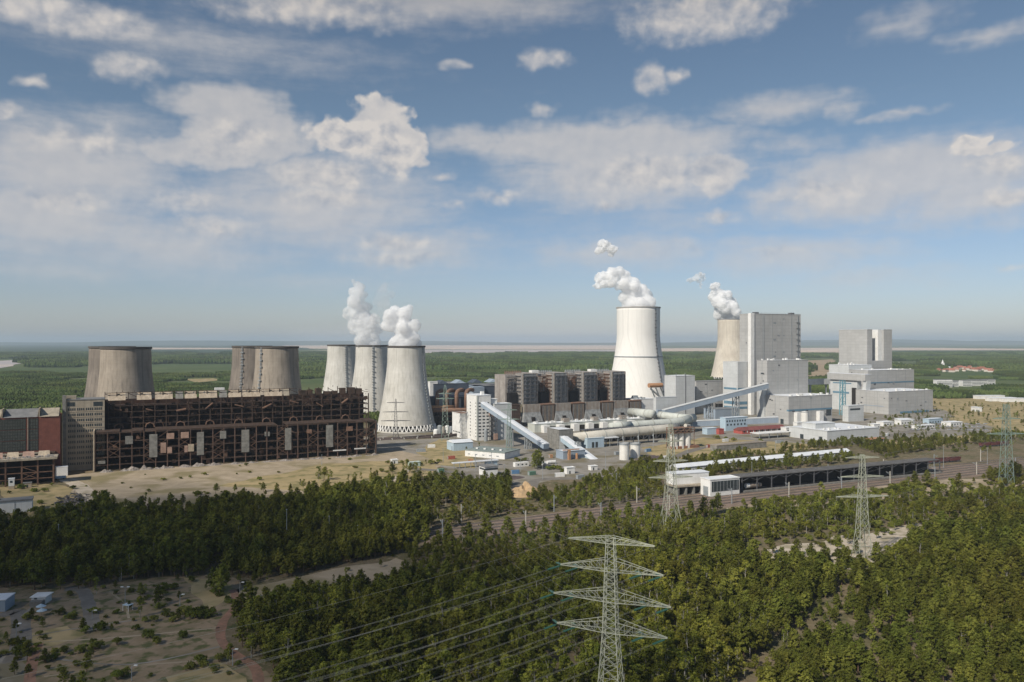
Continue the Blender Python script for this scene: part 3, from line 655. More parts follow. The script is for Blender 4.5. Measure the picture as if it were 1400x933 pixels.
# big grey boiler block (left of the two new ones)
b = Bld('boiler_house', 'tallest light grey boiler block with a stepped lower hall in front', 'power plant', 1029, Y=1080)
hq = b.H(428.7); lq = b.L(1094.7); dq = b.D(1011.3)
b.hall(0, 0, lq, dq, hq, M_grey)
b.box('stair_tower', M_white, -4.0, -1.2, 0, 2.2, 4.5, hq+.8)
b.box('wall', M_grey2, -21, 6, 0, -.01, dq+10, b.H(492.3)-2)
b.box('window_band', M_teal, -4.2, 7, 43, -4.01+3.9, dq-2, 45.5)
for z0, z1 in ((34, 36.5), (14, 18), (8, 11)): b.box('window_band', M_teal, -21.2, 8, z0, -21.003, dq+8, z1)
for z0, z1 in ((34, 36.5), (14, 18), (8, 11)): b.box('window_band', M_teal, -21.15, 5.8, z0, -4.2, 5.997, z1)
for x in (7, lq-16): b.box('roof_vent', M_dsteel, x, 3, hq+.3, x+7, 8, hq+2.6)
for x in (lq*.22, lq*.80): b.box('joint_strip', M_steel, x, -.35, 60, x+.8, -.003, hq-1)
for z in (30, 55, 78, 101, 124): b.box('louvre', M_steel, lq*.42, -.25, z, lq*.42+5, -.003, z+2.2); b.box('louvre', M_steel, lq*.62, -.25, z+6, lq*.62+3, -.003, z+7.4)
mb = MB(); mb.beam((lq*.93, -1.0, 0), (lq*.93, -1.0, hq), .5)
for z in range(6, 134, 8): mb.box(lq*.90, -1.6, z, lq*.97, -.02, z+.4)
mb.build('escape_stair', M_steel, b.t)
mb = MB(); [mb.beam((x, 1, hq+.5), (x, 1, hq+1.8), .12) for x in range(2, int(lq), 4)]; mb.beam((1, 1, hq+1.8), (lq-1, 1, hq+1.8), .15); mb.build('railing', M_steel, b.roof)
b = Bld('bunker_hall', 'square light grey bunker hall standing before the tallest boiler block', 'power plant', 1049, Y=985)
h1 = b.H(493.0); l1 = b.L(1105); d1 = b.D(1035)
b.hall(0, 0, l1, d1, h1, M_grey)
roof_units(b, 1, 1, l1-2, d1-2, h1+.3, 11, 5, M_white)
b.box('window', M_glass, -.08, d1*.38, h1-17, -.003, d1*.62, h1-15)
mb = MB(); mb.prism([(-1.0, d1-2), (-1.0, d1+5), (-.9, d1+5), (-.9, d1-2)], 0, 1)      # leaning bunker wall
mb = MB(); z1_ = h1-34
mb.quadset([(-3, 1, 0), (9, 1, 0), (9, 7, 0), (-3, 7, 0), (-8, 1, z1_), (4, 1, z1_), (4, 7, z1_), (-8, 7, z1_)], [(0,3,2,1),(4,5,6,7),(0,1,5,4),(1,2,6,5),(2,3,7,6),(3,0,4,7)])
mb.build('leaning_support', M_grey2, b.t)
b = Bld('turbine_hall', 'long low light grey hall with a blue window band, right of the bunker hall', 'industrial hall', 1078.3, Y=952)
h2 = b.H(542.3); l2 = b.L(1137.7); d2 = b.D(1043)
b.hall(0, 0, l2, d2, h2, M_grey)
roof_units(b, 1, 1, l2-2, 16, h2+.3, 12, 6, M_white)
b.box('window_band', M_teal, -.003-.15, .0, h2-17.5, -.003, d2*.0+3, h2-15.5)
b.box('window_band', M_teal, 0, -.2, h2-17.5, l2, -.003, h2-15.5)
for x in (l2*.12, l2*.63): b.box('stair_tower', M_white, x, -5, 0, x+7, -.003, h2-19)
b.box('door', M_glass, -.1, 8, 0, -.003, 13, 6); b.box('door', M_glass, l2*.86, -.1, 8, l2*.98, -.003, 16)
t = thing('storage_tank', 'white cylindrical tank before the blue banded grey hall', 'tank', (gx(1100, 925), 925, 0), 0)
MB().lathe([(4.4, 0), (4.4, 17.5), (0.1, 18.6)], 32, close=False).build('shell', M_silo, t, False); MB().lathe([(4.6, 17.2), (4.6, 17.7), (4.41, 17.7), (4.41, 17.2)], 32).build('rim', M_steel, t)
b = Bld('workshop_building', 'flat white-grey building with a raised roof block, before the boiler blocks', 'industrial hall', 1131, 604.3)
h3 = b.H(590.4)+.6; l3 = b.L(1202); d3 = b.D(1079)
b.hall(0, 0, l3, d3, h3, M_grey2, M_roofl)
b.hall(6, 20, 34, 38, h3+5.2, M_grey2, M_roofl, z0=h3+.26, part='roof_block')
roof_units(b, 3, 3, l3-4, 18, h3+.3, 9, 7, M_white, hmax=1.6)
for y in (6, 30): b.box('door', M_glass, -.12, y, 0, -.003, y+4.5, 4.6)
b.box('door', M_glass, l3*.3, -.12, 0, l3*.3+4, -.003, 4.2); b.box('door', M_glass, l3*.7, -.12, 0, l3*.7+3, -.003, 3)

# right boiler block with the slotted tower
b = Bld('boiler_house', 'right-hand light grey boiler block with a slotted tower and terraced halls', 'power plant', 1185.7, Y=1235)
ht = b.H(450.5); lt = b.L(1219.6); dt = b.D(1147)
s0, s1 = lt*.20, lt*.66; slotz = b.H(493)
mb = MB(); mb.box(0, 14, 0, lt, dt, ht); mb.box(0, 0, 0, s0, 13.99, ht); mb.box(s1+.0, 0, 0, lt, 13.99, ht-.0); mb.box(s0+.01, 0, 0, s1-.01, 13.99, slotz)
mb.build('tower', M_grey, b.t)
b.box('stair_tower', M_white, s0+(s1-s0)*.55, 1.2, slotz, s1-.3, 13.9, ht+.3)
b.box('window_band', M_glass, s0+4, 13.7, slotz, s0+(s1-s0)*.5, 13.995, ht-9)
MB().box(-.3, -.3, ht+.003, s0, .3, ht+.7).box(-.3, .3, ht+.003, .3, dt, ht+.7).build('parapet', M_grey2, b.t); MB().box(s1, -.3, ht+.003, lt+.3, .3, ht+.7).build('parapet', M_grey2, b.t)
b = Bld('bunker_hall', 'grey bunker hall with a dark stripe under the slotted tower', 'power plant', 1186.9, Y=1165)
h4 = b.H(506.5); l4 = b.L(1249.7); d4 = b.D(1133)
b.hall(0, 0, l4, 34, h4, M_grey)
b.hall(0.5, 34.3, l4*.5, d4, h4+7, M_grey2)
b.box('window_band', M_teal, 0, -.2, h4-19, l4, -.003, h4-17.2)
roof_units(b, 1, 1, l4-2, 30, h4+.3, 8, 8, M_white)
roof_units(b, 2, 36, l4*.45, d4-4, h4+7.3, 9, 12, M_white, hmax=3.5)
b = Bld('turbine_hall', 'rightmost low light grey hall of the slotted tower block', 'industrial hall', 1215, 566.6)
h5 = b.H(535.7); l5 = b.L(1275.5); d5 = b.D(1170)
b.hall(0, 0, l5, d5, h5, M_grey)
roof_units(b, 2, 2, l5-3, d5*.5, h5+.3, 13, 9, M_white)
b.box('window_band', M_teal, l5*.25, -.2, .5, l5*.9, -.003, 3.2); b.box('window_band', M_bluey, -.15, 8, 10, -.003, d5*.75, 11)
b = Bld('bunker_gallery', 'pale gallery block on a leaning support, left of the slotted tower', 'industrial hall', 1183, Y=1120)
h6 = b.H(512); l6 = 12; d6 = b.D(1131)
b.box('gallery', M_grey, 0, 0, h6-9, l6, d6, h6); b.box('roof', M_roofl, -.3, -.3, h6+.003, l6+.3, d6+.3, h6+.5)
b.box('wall', M_grey2, 3, 16, 0, l6-.5, d6-3, h6-9.01)
b.box('window_band', M_teal, 2.7, 30, 24, 2.997, d6-8, 26.5); b.box('window_band', M_teal, 2.7, 26, h6-14.5, 2.997, d6-8, h6-13)
z1_ = h6-9.01; mb = MB()
mb.quadset([(2, 4, 0), (11, 4, 0), (11, 10, 0), (2, 10, 0), (2, -1+.5, z1_), (11, -.5, z1_), (11, 5, z1_), (2, 5, z1_)], [(0,3,2,1),(4,5,6,7),(0,1,5,4),(1,2,6,5),(2,3,7,6),(3,0,4,7)])
mb.build('leaning_support', M_grey2, b.t)
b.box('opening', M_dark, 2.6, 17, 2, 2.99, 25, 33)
def trestle(px, Y, w, h, m=M_bluey, label='steel trestle', th=TH, wt=.9, group='trestles under the conveyor bridges'):
    t = tag(MB().build('trestle', m), label, 'trestle', group)
    mb = MB(); a = w/2; k = .72
    for sx in (-1, 1):
        for sy in (-1, 1): mb.beam((sx*a, sy*2, 0), (sx*a*k, sy*2, h), wt)
    n = max(2, int(h/8))
    for i in range(n+1):
        z = h*i/n; f = 1-(1-k)*i/n
        for sy in (-1, 1):
            mb.beam((-a*f, sy*2, z), (a*f, sy*2, z), wt*.7)
            if i < n: f2 = 1-(1-k)*(i+1)/n; mb.beam((-a*f, sy*2, z), (a*f2, sy*2, h*(i+1)/n), wt*.5)
    o = mb.build('trestle', m, None, False, (gx(px, Y), Y, 0), th); bpy.data.objects.remove(t)
    return tag(o, label, 'trestle', group)
trestle(1152, 1075, 7, zat(520, 1075), mat('teal_steel', (.16,.34,.40)), 'tall teal steel trestle before the pale gallery left of the slotted tower')
trestle(1108, 1180, 26, 22, mat('teal_steel', (.16,.34,.40)), 'wide teal steel frame between the two boiler blocks')
b = Bld('pump_house', 'small pale grey building before the gallery between the two boiler blocks', 'building', 1160, Y=985)
b.hall(0, 0, b.L(1181), b.D(1152), b.H(555), M_grey2); b.box('window_band', M_glass, 3, -.12, b.H(561), b.L(1176), -.003, b.H(558.5))
b = Bld('connecting_hall', 'grey connecting bridge between the tallest block and the slotted block', 'industrial hall', 1106, Y=1180)
b.box('bridge', M_grey2, 0, 0, 35, 45, 10, 43); b.box('leg', M_steel, 5, 2, 0, 7, 4, 34.99); b.box('leg', M_steel, 38, 2, 0, 40, 4, 34.99)

# halls around the white tower
b = Bld('filter_building', 'grey-blue square block right of the tall white cooling tower base', 'industrial hall', 924, Y=1060)
b.hall(0, 0, b.L(950), b.D(908.5), b.H(514), M_grey2); b.box('joint_strip', M_dsteel, b.L(937), -.3, 0, b.L(937)+.8, -.003, b.H(511))
b.box('mast', M_steel, 2, 2, b.H(514), 2.5, 2.5, b.H(510)); b.box('mast', M_steel, 17, 2, b.H(514), 17.5, 2.5, b.H(510))
b = Bld('service_hall', 'low grey hall between the grey-blue block and the tallest boiler block', 'industrial hall', 952, Y=1100)
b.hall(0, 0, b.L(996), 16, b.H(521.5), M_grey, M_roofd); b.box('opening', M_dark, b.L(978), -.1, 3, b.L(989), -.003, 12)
b = Bld('service_hall', 'white low hall under the conveyor bridge, right of the transfer station', 'industrial hall', 978, Y=1010)
b.hall(0, 0, b.L(1010), 22, b.H(560), M_bluey, M_roofd)
b = Bld('transfer_station', 'blue-grey transfer block where the rising conveyor bridge starts', 'industrial hall', 897, Y=935)
b.hall(0, 0, b.L(926), b.D(893.5), b.H(543.5), M_grey2); b.box('wall', M_bluey, -.0, -3, 0, 7, -.003, b.H(560))
b = Bld('flue_gas_hall', 'pale low hall with roof machinery left of the transfer block', 'industrial hall', 866, Y=1000)
b.hall(0, 0, b.L(896), b.D(853), b.H(546), M_white, M_roofl); b.box('roof_vent', M_steel, 6, 8, b.H(546)+.3, 13, 12, b.H(541.5)); roof_units(b, 2, 2, 22, 14, b.H(546)+.3, 6, 31)
t = thing('flue_duct', 'orange-brown horizontal duct on slanted legs beside the white tower', 'duct', (gx(896, 1090), 1090, 0), TH)
MB().tube([(-11, 0, zat(526.5, 1090)), (11, 0, zat(526.5, 1090)-.0)], 3.1, 16).build('drum', M_orange, t)
mb = MB(); z_ = zat(530, 1090)
for x in (-8, 0, 8): mb.beam((x, -1, z_), (x+11, 2, 18), 1.3)
mb.beam((-8, 0, z_-1), (18, 0, 16), 2.4, 1.6); mb.build('leg', M_steel, t)

# rising conveyor bridge to the bunker hall
def gallery(name, label, a, b_, w, h, wall, roof, group='conveyor bridges'):
    a = Vector(a); b_ = Vector(b_); t = thing(name, label, 'conveyor', tuple(a), 0, group); d = b_-a
    sx = Vector((-d.y, d.x, 0)).normalized()*(w/2); hv = Vector((0,0,h))
    mb = MB(); o = Vector((0,0,0))
    mb.quadset([o-sx, o+sx, d+sx, d-sx, o-sx+hv, o+sx+hv, d+sx+hv, d-sx+hv], [(0,1,2,3),(7,6,5,4),(0,4,5,1),(1,5,6,2),(2,6,7,3),(3,7,4,0)])
    mb.build('gallery', wall, t)
    mb = MB(); rr = Vector((0,0,h*.22)); e = sx*1.08; lo = hv+Vector((0,0,.02))
    mb.quadset([-e+lo, e+lo, d+e+lo, d-e+lo, -e+hv+rr*.5, e+hv+rr*.5, d+e+hv+rr*.5, d-e+hv+rr*.5, hv+rr, d+hv+rr],
               [(0,1,2,3), (0,4,8,5,1), (3,2,6,9,7), (0,3,7,4), (1,5,6,2), (4,7,9,8), (5,8,9,6)])
    mb.build('roof', roof, t); return t
Yb, Ye = 925, 975
A_ = Vector((gx(907, Yb), Yb, zat(567, Yb))); B_ = Vector((gx(1048.5, Ye), Ye, zat(530.5, Ye)))
gallery('conveyor_bridge', 'long pale blue-grey conveyor bridge rising right to the bunker hall', A_, B_, 7, 5.6, M_bluey, M_grey2)
for px, w in ((970, 8), (1006, 8)):
    f = (px-907)/(1048.5-907); Yt = Yb+(Ye-Yb)*f; trestle(px, Yt, w, A_.z+(B_.z-A_.z)*f-.3, M_steel, 'grey A-frame trestle under the long rising conveyor, %s' % ('left one' if px < 990 else 'right one near the boiler block'))
Yb = 895; A2 = Vector((gx(927, Yb), Yb, zat(584, Yb))); B2 = Vector((gx(1063, 905), 905, zat(577.5, 905)))
t_ = gallery('conveyor_bridge', 'level blue-grey conveyor gallery with small windows at the foot of the blocks', A2, B2, 6, 6.0, M_bluey, M_grey2)
for k in range(10): MB().box(44+k*4.4, -5.2+k*.4, 1.6, 46.6+k*4.4, -4.9+k*.4, 3.4)
b = Bld('switch_house', 'blue-grey box with a row of small windows under the level conveyor gallery', 'building', 992, Y=885)
lw = b.L(1022); hw_ = b.H(571.5); b.hall(0, 0, lw, 9, hw_, M_ltblue)
for k in range(8): b.box('window', M_glass, 1.4+k*(lw-2)/8, -.1, hw_-4.6, 3.2+k*(lw-2)/8, -.003, hw_-2.6)
for k in range(6): b.box('window', M_glass, 1.8+k*(lw-2)/6, -.1, hw_-8.6, 4.0+k*(lw-2)/6, -.003, hw_-6.6)
# red building and neighbours
b = Bld('red_office', 'long red building with a dark red roof and white window frames', 'building', 1015, Y=855)
lr = b.L(1075); dr = b.D(1003); hr = b.H(587.5)-1.0
b.box('wall', M_redb, 0, 0, 0, lr*.30, dr, hr); b.box('wall', M_pinkp, lr*.30+.003, .4, 0, lr, dr-.4, hr)
mb = MB(); mb.quadset([(-.6,-.6,hr+.003),(lr+.6,-.6,hr+.003),(lr+.6,dr+.6,hr+.003),(-.6,dr+.6,hr+.003),(-.6,dr/2,hr+3.2),(lr+.6,dr/2,hr+3.2)], [(0,3,2,1),(0,1,5,4),(2,3,4,5),(0,4,3),(1,2,5)])
mb.build('roof', mat('dark_red_roof', (.17,.055,.05), c2=(.22,.08,.07)), b.t)
for k in range(14): b.box('window', M_white if k % 2 else M_glass, 2+k*(lr-3)/14, .22 if 2+k*(lr-3)/14 > lr*.3-2 else -.12, 1.4, 3.4+k*(lr-3)/14, .397 if 2+k*(lr-3)/14 > lr*.3-2 else -.003, 3.4)
b = Bld('red_shed', 'small red shed left of the long red building', 'building', 983, Y=852)
b.hall(0, 0, 7, 6, 5.4, M_redb, mat('dark_red_roof', (.17,.055,.05)))
b = Bld('white_shed', 'pale blue shed left of the red shed', 'building', 967, Y=850)
b.hall(0, 0, b.L(980.5), 8, 6.4, M_ltblue)
b = Bld('open_shelter', 'flat white roofed open shelter before the long red building', 'shelter', 1050, Y=815)
b.box('roof', M_white, -12, 0, 5.2, b.L(1082), 13, 5.8)
for x in (-11, 2, 14, b.L(1080)):
    for y in (.5, 12): b.box('post', M_steel, x, y, 0, x+.4, y+.4, 5.19)
for k, (px, Y_, w, d, h, m_) in enumerate(((1075, 870, 16, 8, 5, M_white), (1208, 935, 18, 10, 4.5, M_white), (1232, 950, 24, 9, 5, M_white), (1270, 960, 26, 8, 5.5, M_ltblue), (1300, 935, 22, 12, 4, M_white), (1255, 905, 30, 8, 3.2, M_white), (1195, 905, 10, 8, 5, M_white), (1090, 905, 12, 6, 7, M_white))):
    b = Bld('site_building', ['flat white hut right of the red building', 'white flat hut right of the workshop building', 'long white flat hut at the foot of the rightmost hall', 'pale blue hut with a flat roof beyond the parking lot', 'white hut farthest right near the dry field', 'very low long white shed beside the parking lot', 'small white hut just right of the workshop building', 'narrow white hut before the blue banded hall'][k], 'building', px, Y=Y_)
    b.hall(0, 0, w, d, h, m_)
    for q in range(int(w/5)): b.box('window', M_glass, 1.5+q*5, -.08, 1.2, 3.7+q*5, -.003, 2.6)
b = Bld('gatehouse', 'small white gatehouse with an orange roof below the workshop building', 'building', 1196, Y=772)
b.hall(0, 0, 6, 5, 4.6, M_white); b.box('canopy', M_orange, -6, -2, 4.9, 12, 7, 5.5)
b.box('post', M_white, -5, -1, 0, -4.6, -.6, 4.89); b.box('post', M_white, 11, -1, 0, 11.4, -.6, 4.89)

# three silos on a brick base, two free silos
b = Bld('silo_group', 'three white silos on an orange brick base with rusty platforms', 'silos', 921, Y=735)
lb = b.L(956); hb = zat(611, 735); b.box('brick_base', M_bricko, 0, 0, 0, lb, 9, hb)
for k in range(3): b.box('door', M_white, 3+k*7, -.1, 0, 4.6+k*7, -.003, 3.4)
zt = zat(593, 735)
for k in range(3): MB().lathe([(.1, hb), (3.5, hb+.01), (3.5, zt), (.1, zt+.01)], 28, 4+k*7.6, 4.5).build('silo', M_silo, b.t, False)
mb = MB(); z9 = zat(586, 735)
for x in (-1, 6, 13, 20, 24):
    for y in (0, 9): mb.beam((x, y, 0 if x in (-1, 24) else zt), (x, y, z9), .5)
for z in (zt+.4, zt+2.6, z9): mb.box(-1.5, -.5, z, 25, 9.5, z+.5)
for x in (-1, 6, 13): mb.beam((x, -.4, zt), (x+7, -.4, z9), .4)
mb.build('platform', M_rustp, b.t)
MB().tube([(17, 4, z9+1.8), (25, 8, z9+.6)], 1.7, 12).build('duct', M_pipe2, b.t)
for px, Y_, r, lab in ((853.5, 672, 4.1, 'left-hand free-standing white silo'), (868.5, 684, 4.2, 'right-hand free-standing white silo')):
    t = thing('silo', lab+' at the edge of the scrub', 'silo', (gx(px, Y_), Y_, 0), 0, 'free standing white silos'); h_ = zat(606, Y_)
    MB().lathe([(r, 0), (r, h_), (.1, h_+.05)], 36).build('shell', M_silo, t); MB().lathe([(r+.02, h_-.9), (r+.3, h_-.9), (r+.3, h_+.5), (r-.3, h_+.5), (r-.3, h_+.06)], 36).build('rim', M_steel, t)
    mb = MB(); mb.beam((r*.72, -r*.75, 0), (r*.72, -r*.75, h_+1), .35); mb.build('ladder', M_steel, t)

# ---------------------------------------------------------------- old working boiler row: four slate towers with hoppers
gb = 'four old boiler towers in a row'
for k, (pl, pr, ptop) in enumerate(((714.6, 734.3, 511.7), (757.3, 775.7, 510.5), (797.4, 815.7, 509.7), (836.7, 854.4, 509.0))):
    Y0 = 930+k*19.5; b = Bld('boiler_tower', ['leftmost old boiler tower of the four, with a bare beige side', 'second old boiler tower from the left in the row', 'third old boiler tower from the left in the row', 'rightmost old boiler tower of the four, beside the white cooling tower'][k], 'boiler tower', pl, Y=Y0, group=gb)
    lw = b.L(pr); h = 61.5; z0 = 26; dd = 44
    b.box('boiler_casing', M_slate_b, 0, 0, z0, lw, dd, h)
    b.box('side_wall', M_beige_b, -.4, 4, z0-2, -.003, dd-1, h-.8)
    b.box('rear_block', M_beige_b, -15, 16, z0-3, -.41, dd, h-1.5)
    b.box('roof', M_beige_b, -.5, -.5, h+.003, lw+.5, dd, h+.7)
    b.box('corner_post', M_hop, -.6, -.8, z0, .9, .6, h); b.box('corner_post', M_hop, lw-.9, -.8, z0, lw+.6, .6, h)
    mb = MB()                                                    # galleries and stairs up the front
    for q in range(7):
        z = z0+2.5+q*4.9; mb.box(.95, -2.4, z, lw-.95, -.02, z+.8); mb.beam((.9, -2.4, z+1.5), (lw-.9, -2.4, z+1.5), .25)
        if q < 6: mb.beam((lw*.35, -1.6, z), (lw*.6, -1.6, z+4.9), .8)
    for x in (lw*.15, lw*.45, lw*.5, lw*.8): mb.beam((x, -2.2, z0), (x, -2.2, h-4), .6)
    mb.build('galleries', M_dsteel, b.t)
    mb = MB()
    for q in range(8): mb.box(-1.9, 3.9, z0+1.2+q*4.5, -.41, dd-2, z0+1.7+q*4.5)
    for q in range(5): mb.beam((-1.8, 5+q*2.2, z0), (-1.8, 5+q*2.2, h-3), .3)
    mb.build('side_gallery', M_rust if k % 2 else M_dsteel, b.t)
    mb = MB(); r_ = random.Random(k)
    for q in range(20):                                           # crooked pipework on the bare side
        x = -r_.uniform(1.5, 13); z = r_.uniform(z0+8, h-5); l_ = r_.uniform(4, 11)
        mb.tube([(x, 13.8, z), (x+l_*.4, 13.6, z+r_.uniform(-1,1))], r_.uniform(.3,.8), 8); mb.tube([(x, 13.8, z), (x, 13.8, z-l_)], r_.uniform(.3,.8), 8)
    for q in range(6): mb.beam((-14, 13, z0+3+q*5.2), (-1, 13, z0+3+q*5.2), .4)
    mb.beam((-14.5, 12.9, h-4), (-1.2, 12.9, h-4), .9)
    mb.build('pipework', M_dsteel if k == 0 else M_rust, b.t)
    mb = MB(); mb.box(-13, 8, z0-4, -2.5, 15.6, z0+13) ; mb.build('black_gap_box', mat('gap_black', (.012,.011,.012)), b.t)  # black box standing in for the dark gap beside the tower
    mb = MB()
    for q in range(9): x = -13+q*2.6; mb.tube([(x, 20, h-1), (x, 20, h+3.2)], .7, 8)
    mb.box(-13.5, 19.4, h+.9, 9, 20.6, h+1.3) ; mb.build('exhaust_stack', M_rustp if k == 0 else M_steel, b.t)
    if k in (1, 3): b.box('roof_cabin', M_white, -22, 14, h-.5, -13, 22, h+3.4)
    # hopper block under the tower
    b.box('hopper_head', M_hop, -1.2, -6, 17, lw+1.2, -.82, z0-.01)
    mb = MB(); o_ = 3.4
    for x0, x1, c in ((0, lw*.5, lw*.25), (lw*.5, lw, lw*.75)):
        mb.quadset([(x0-o_*(x0 == 0), -9, 6), (x1+o_*(x1 == lw), -9, 6), (x1+o_*(x1 == lw), -1, 6), (x0-o_*(x0 == 0), -1, 6), (x0-(x0 == 0), -6, 16.99), (x1+(x1 == lw), -6, 16.99), (x1+(x1 == lw), -1, 16.99), (x0-(x0 == 0), -1, 16.99)],
                   [(0,3,2,1),(4,5,6,7),(0,1,5,4),(1,2,6,5),(2,3,7,6),(3,0,4,7)])
    mb.build('hopper', M_slate_b, b.t)
    b.box('hopper_door', M_dark, lw*.38, -9.25, 6, lw*.60, -8.2, 11.5)
    b.box('lower_hall', M_rustd, lw+3.5, -6, 0, lw+21, 12, 25); b.box('red_ledge', M_rustp, lw+3.4, -6.4, 25.01, lw+21, 12, 26)
    for q in range(9): b.box('wall_rib', M_hop if q % 3 else M_steel, lw+4.5+q*1.8, -6.5, 1, lw+4.8+q*1.8, -6.003, 24)
b = Bld('lower_boiler_hall', 'dark low hall at the left foot of the old boiler towers', 'industrial hall', 699, Y=918)
b.hall(0, 0, 12, 22, 26, M_rustd, M_rustd)
b = Bld('turbine_gallery', 'very long low pale hall running along the feet of the old boiler towers', 'industrial hall', 731, Y=868)
ll = b.L(892); b.hall(0, 0, ll, 16, 9, M_pipe, M_roofl)
roof_units(b, 0, 1, ll, 14, 9.2, 46, 41, M_white, hmax=2.2)
for k in range(1, 4):
    x = ll*k/4.1; b.box('roof_cabin', M_hop, x, 2, 9.3, x+7, 9, 13.5)
for k in range(7): b.box('side_bay', M_white, 8+k*19, -7, 0, 15+k*19, -.003, 8)
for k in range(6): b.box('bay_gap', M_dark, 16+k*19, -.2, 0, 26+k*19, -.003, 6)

# blue-grey slate hall with brown ducts, behind the white office block
b = Bld('machine_hall', 'long dark slate hall with a jagged row of roof lights, behind the white office tower', 'industrial hall', 661, Y=1020)
hs = b.H(526); b.hall(0, 0, b.L(700), 60, b.H(528), M_darkbl, M_roofd); b.box('wall', M_bluey, -16, -3, 0, -.003, 50, b.H(528.5))
b.hall(-64, 10, -16.01, 60, b.H(524), M_darkbl, M_roofd)
for k in range(5):
    x = -58+k*24; mb = MB(); z_ = b.H(524)+.3
    mb.quadset([(x, 12, z_), (x+15, 12, z_), (x+15, 30, z_), (x, 30, z_), (x+7.5, 14, z_+4.4), (x+7.5, 28, z_+4.4)], [(0,3,2,1),(0,1,4),(1,2,5,4),(2,3,5),(3,0,4,5)]); mb.build('roof_light', M_bluey if k % 2 else M_darkbl, b.roof)
b = Bld('white_block', 'small pale block peeping out right of the nearest pale cooling tower', 'building', 588, Y=1000)
b.hall(0, 0, b.L(598.5), b.D(585), b.H(522), M_white)
b = Bld('electrostatic_filter', 'dark filter plant wrapped in brown ducts between the cooling tower and the white office block', 'industrial hall', 597, Y=905)
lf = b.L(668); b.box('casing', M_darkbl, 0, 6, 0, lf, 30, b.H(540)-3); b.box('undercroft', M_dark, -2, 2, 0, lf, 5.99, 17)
for k in range(5):
    x = 3+k*11; b.box('filter_chamber', M_slate_b, x, 2.5, 17.01, x+6, 5.99, b.H(545))
zt = b.H(535.5)
for k in range(4):
    x = 1+k*12; MB().tube([(x, 1, 19), (x, 1, zt-3), (x+1.4, 2.4, zt-.8), (x+5, 5, zt+.6), (x+10, 9, zt+.9), (x+13, 11, zt)], 2.3, 14).build('duct', M_rustp, b.t, True)
MB().tube([(-6, -3, b.H(560)), (lf*.6, -3, b.H(562)), (lf, -3, b.H(562))], 2.5, 14).build('duct', M_rustp, b.t, True)
MB().tube([(-8, -2, b.H(556)), (lf*.3, -2, b.H(556.5))], 1.9, 14).build('duct', M_orange, b.t, True)
mb = MB()
for k in range(8):
    x = -6+k*9; mb.beam((x, -3, 0), (x, -3, b.H(563)), .8); mb.beam((x, 1, 0), (x, 1, 19), .8)
for z in (8, 14): mb.box(-8, -4, z, lf, 2, z+.5)
mb.build('support_frame', M_rustd, b.t)
r_ = random.Random(55)
for k in range(9):
    px = 596+k*5.2; Y_ = r_.uniform(842, 868); rr = r_.uniform(1.6, 2.8); hh = r_.uniform(5, 9)
    t = tag(MB().lathe([(rr, 0), (rr, hh), (rr*.6, hh+1), (.05, hh+1.2)], 20).build('small_tank', [M_white, M_steel, M_hop][k % 3], None, False, (gx(px, Y_), Y_, 0)), '%s small tank, %s in the cluster left of the white office block' % (['white', 'grey', 'brownish'][k % 3], ['first from the left', 'second', 'third', 'fourth', 'fifth', 'sixth', 'seventh', 'eighth', 'last'][k]), 'tank', 'small tanks by the white office block')

# white office tower
b = Bld('office_tower', 'white office tower with rows of small dark windows', 'office building', 652.4, Y=798)
lo = b.L(671); do = b.D(638); ho = b.H(541)
b.box('wall', M_white, 0, 0, 0, lo, do, ho); b.box('roof', M_roofl, -.3, -.3, ho+.003, lo+.3, do+.3, ho+.6); b.box('roof_cabin', M_white, 6, 3, ho+.61, 9, 6, ho+4)
b.box('stair_strip', mat('grey_green_strip', (.45,.47,.44)), -.25, -.3, 0, 1.0, 1.2, ho-.05)
for i in range(11):
    for j in range(3): b.box('window', M_glass, 1.6+j*(lo-2)/3, -.09, ho-8-i*3.35, 1.6+j*(lo-2)/3+2.7, -.003, ho-6.7-i*3.35)
    b.box('window', M_glass, -.09, do*.10, ho-8-i*3.35, -.003, do*.16, ho-7-i*3.35)
    b.box('window', M_glass, -.09, do*.60, ho-8-i*3.35, -.003, do*.68, ho-7-i*3.35)
b.hall(-6, do+.01, 6, do+24, b.H(568.6), M_white, M_rustp, part='annex')
for k in range(5): b.box('window', M_glass, -6.1, do+3+k*4, 5, -6.003, do+5.5+k*4, 6.2)
b = Bld('crusher_house', 'pale green-white tall block right of the office tower, half covered by the conveyor', 'industrial hall', 676, Y=805)
hc = b.H(552.5); b.hall(0, 0, b.L(699.5), 14, hc, M_grey2, M_roofl); b.hall(-2, 4, 5, 12, b.H(546), M_white, z0=hc-3)
mb = MB(); r_ = random.Random(8)
for z in range(4, 34, 5): mb.box(-7, -4, z, 1, -.3, z+.5)
for x in (-7, -3, .7): mb.beam((x, -4, 0), (x, -4, 32), .5)
for z in range(4, 30, 5): mb.beam((-7, -4, z), (-3, -4, z+5), .35)
mb.build('stair_frame', M_dsteel, b.t); b.box('cabin', M_pinkp, -6.5, -3.8, 24, -2, -.4, 28); b.box('cabin', M_pinkp, -3, -6, 1, 1, -4.1, 7)
MB().lathe([(1.9, 0), (1.9, 11), (.05, 13)], 20, -12, -5).build('tank', M_steel, b.t)
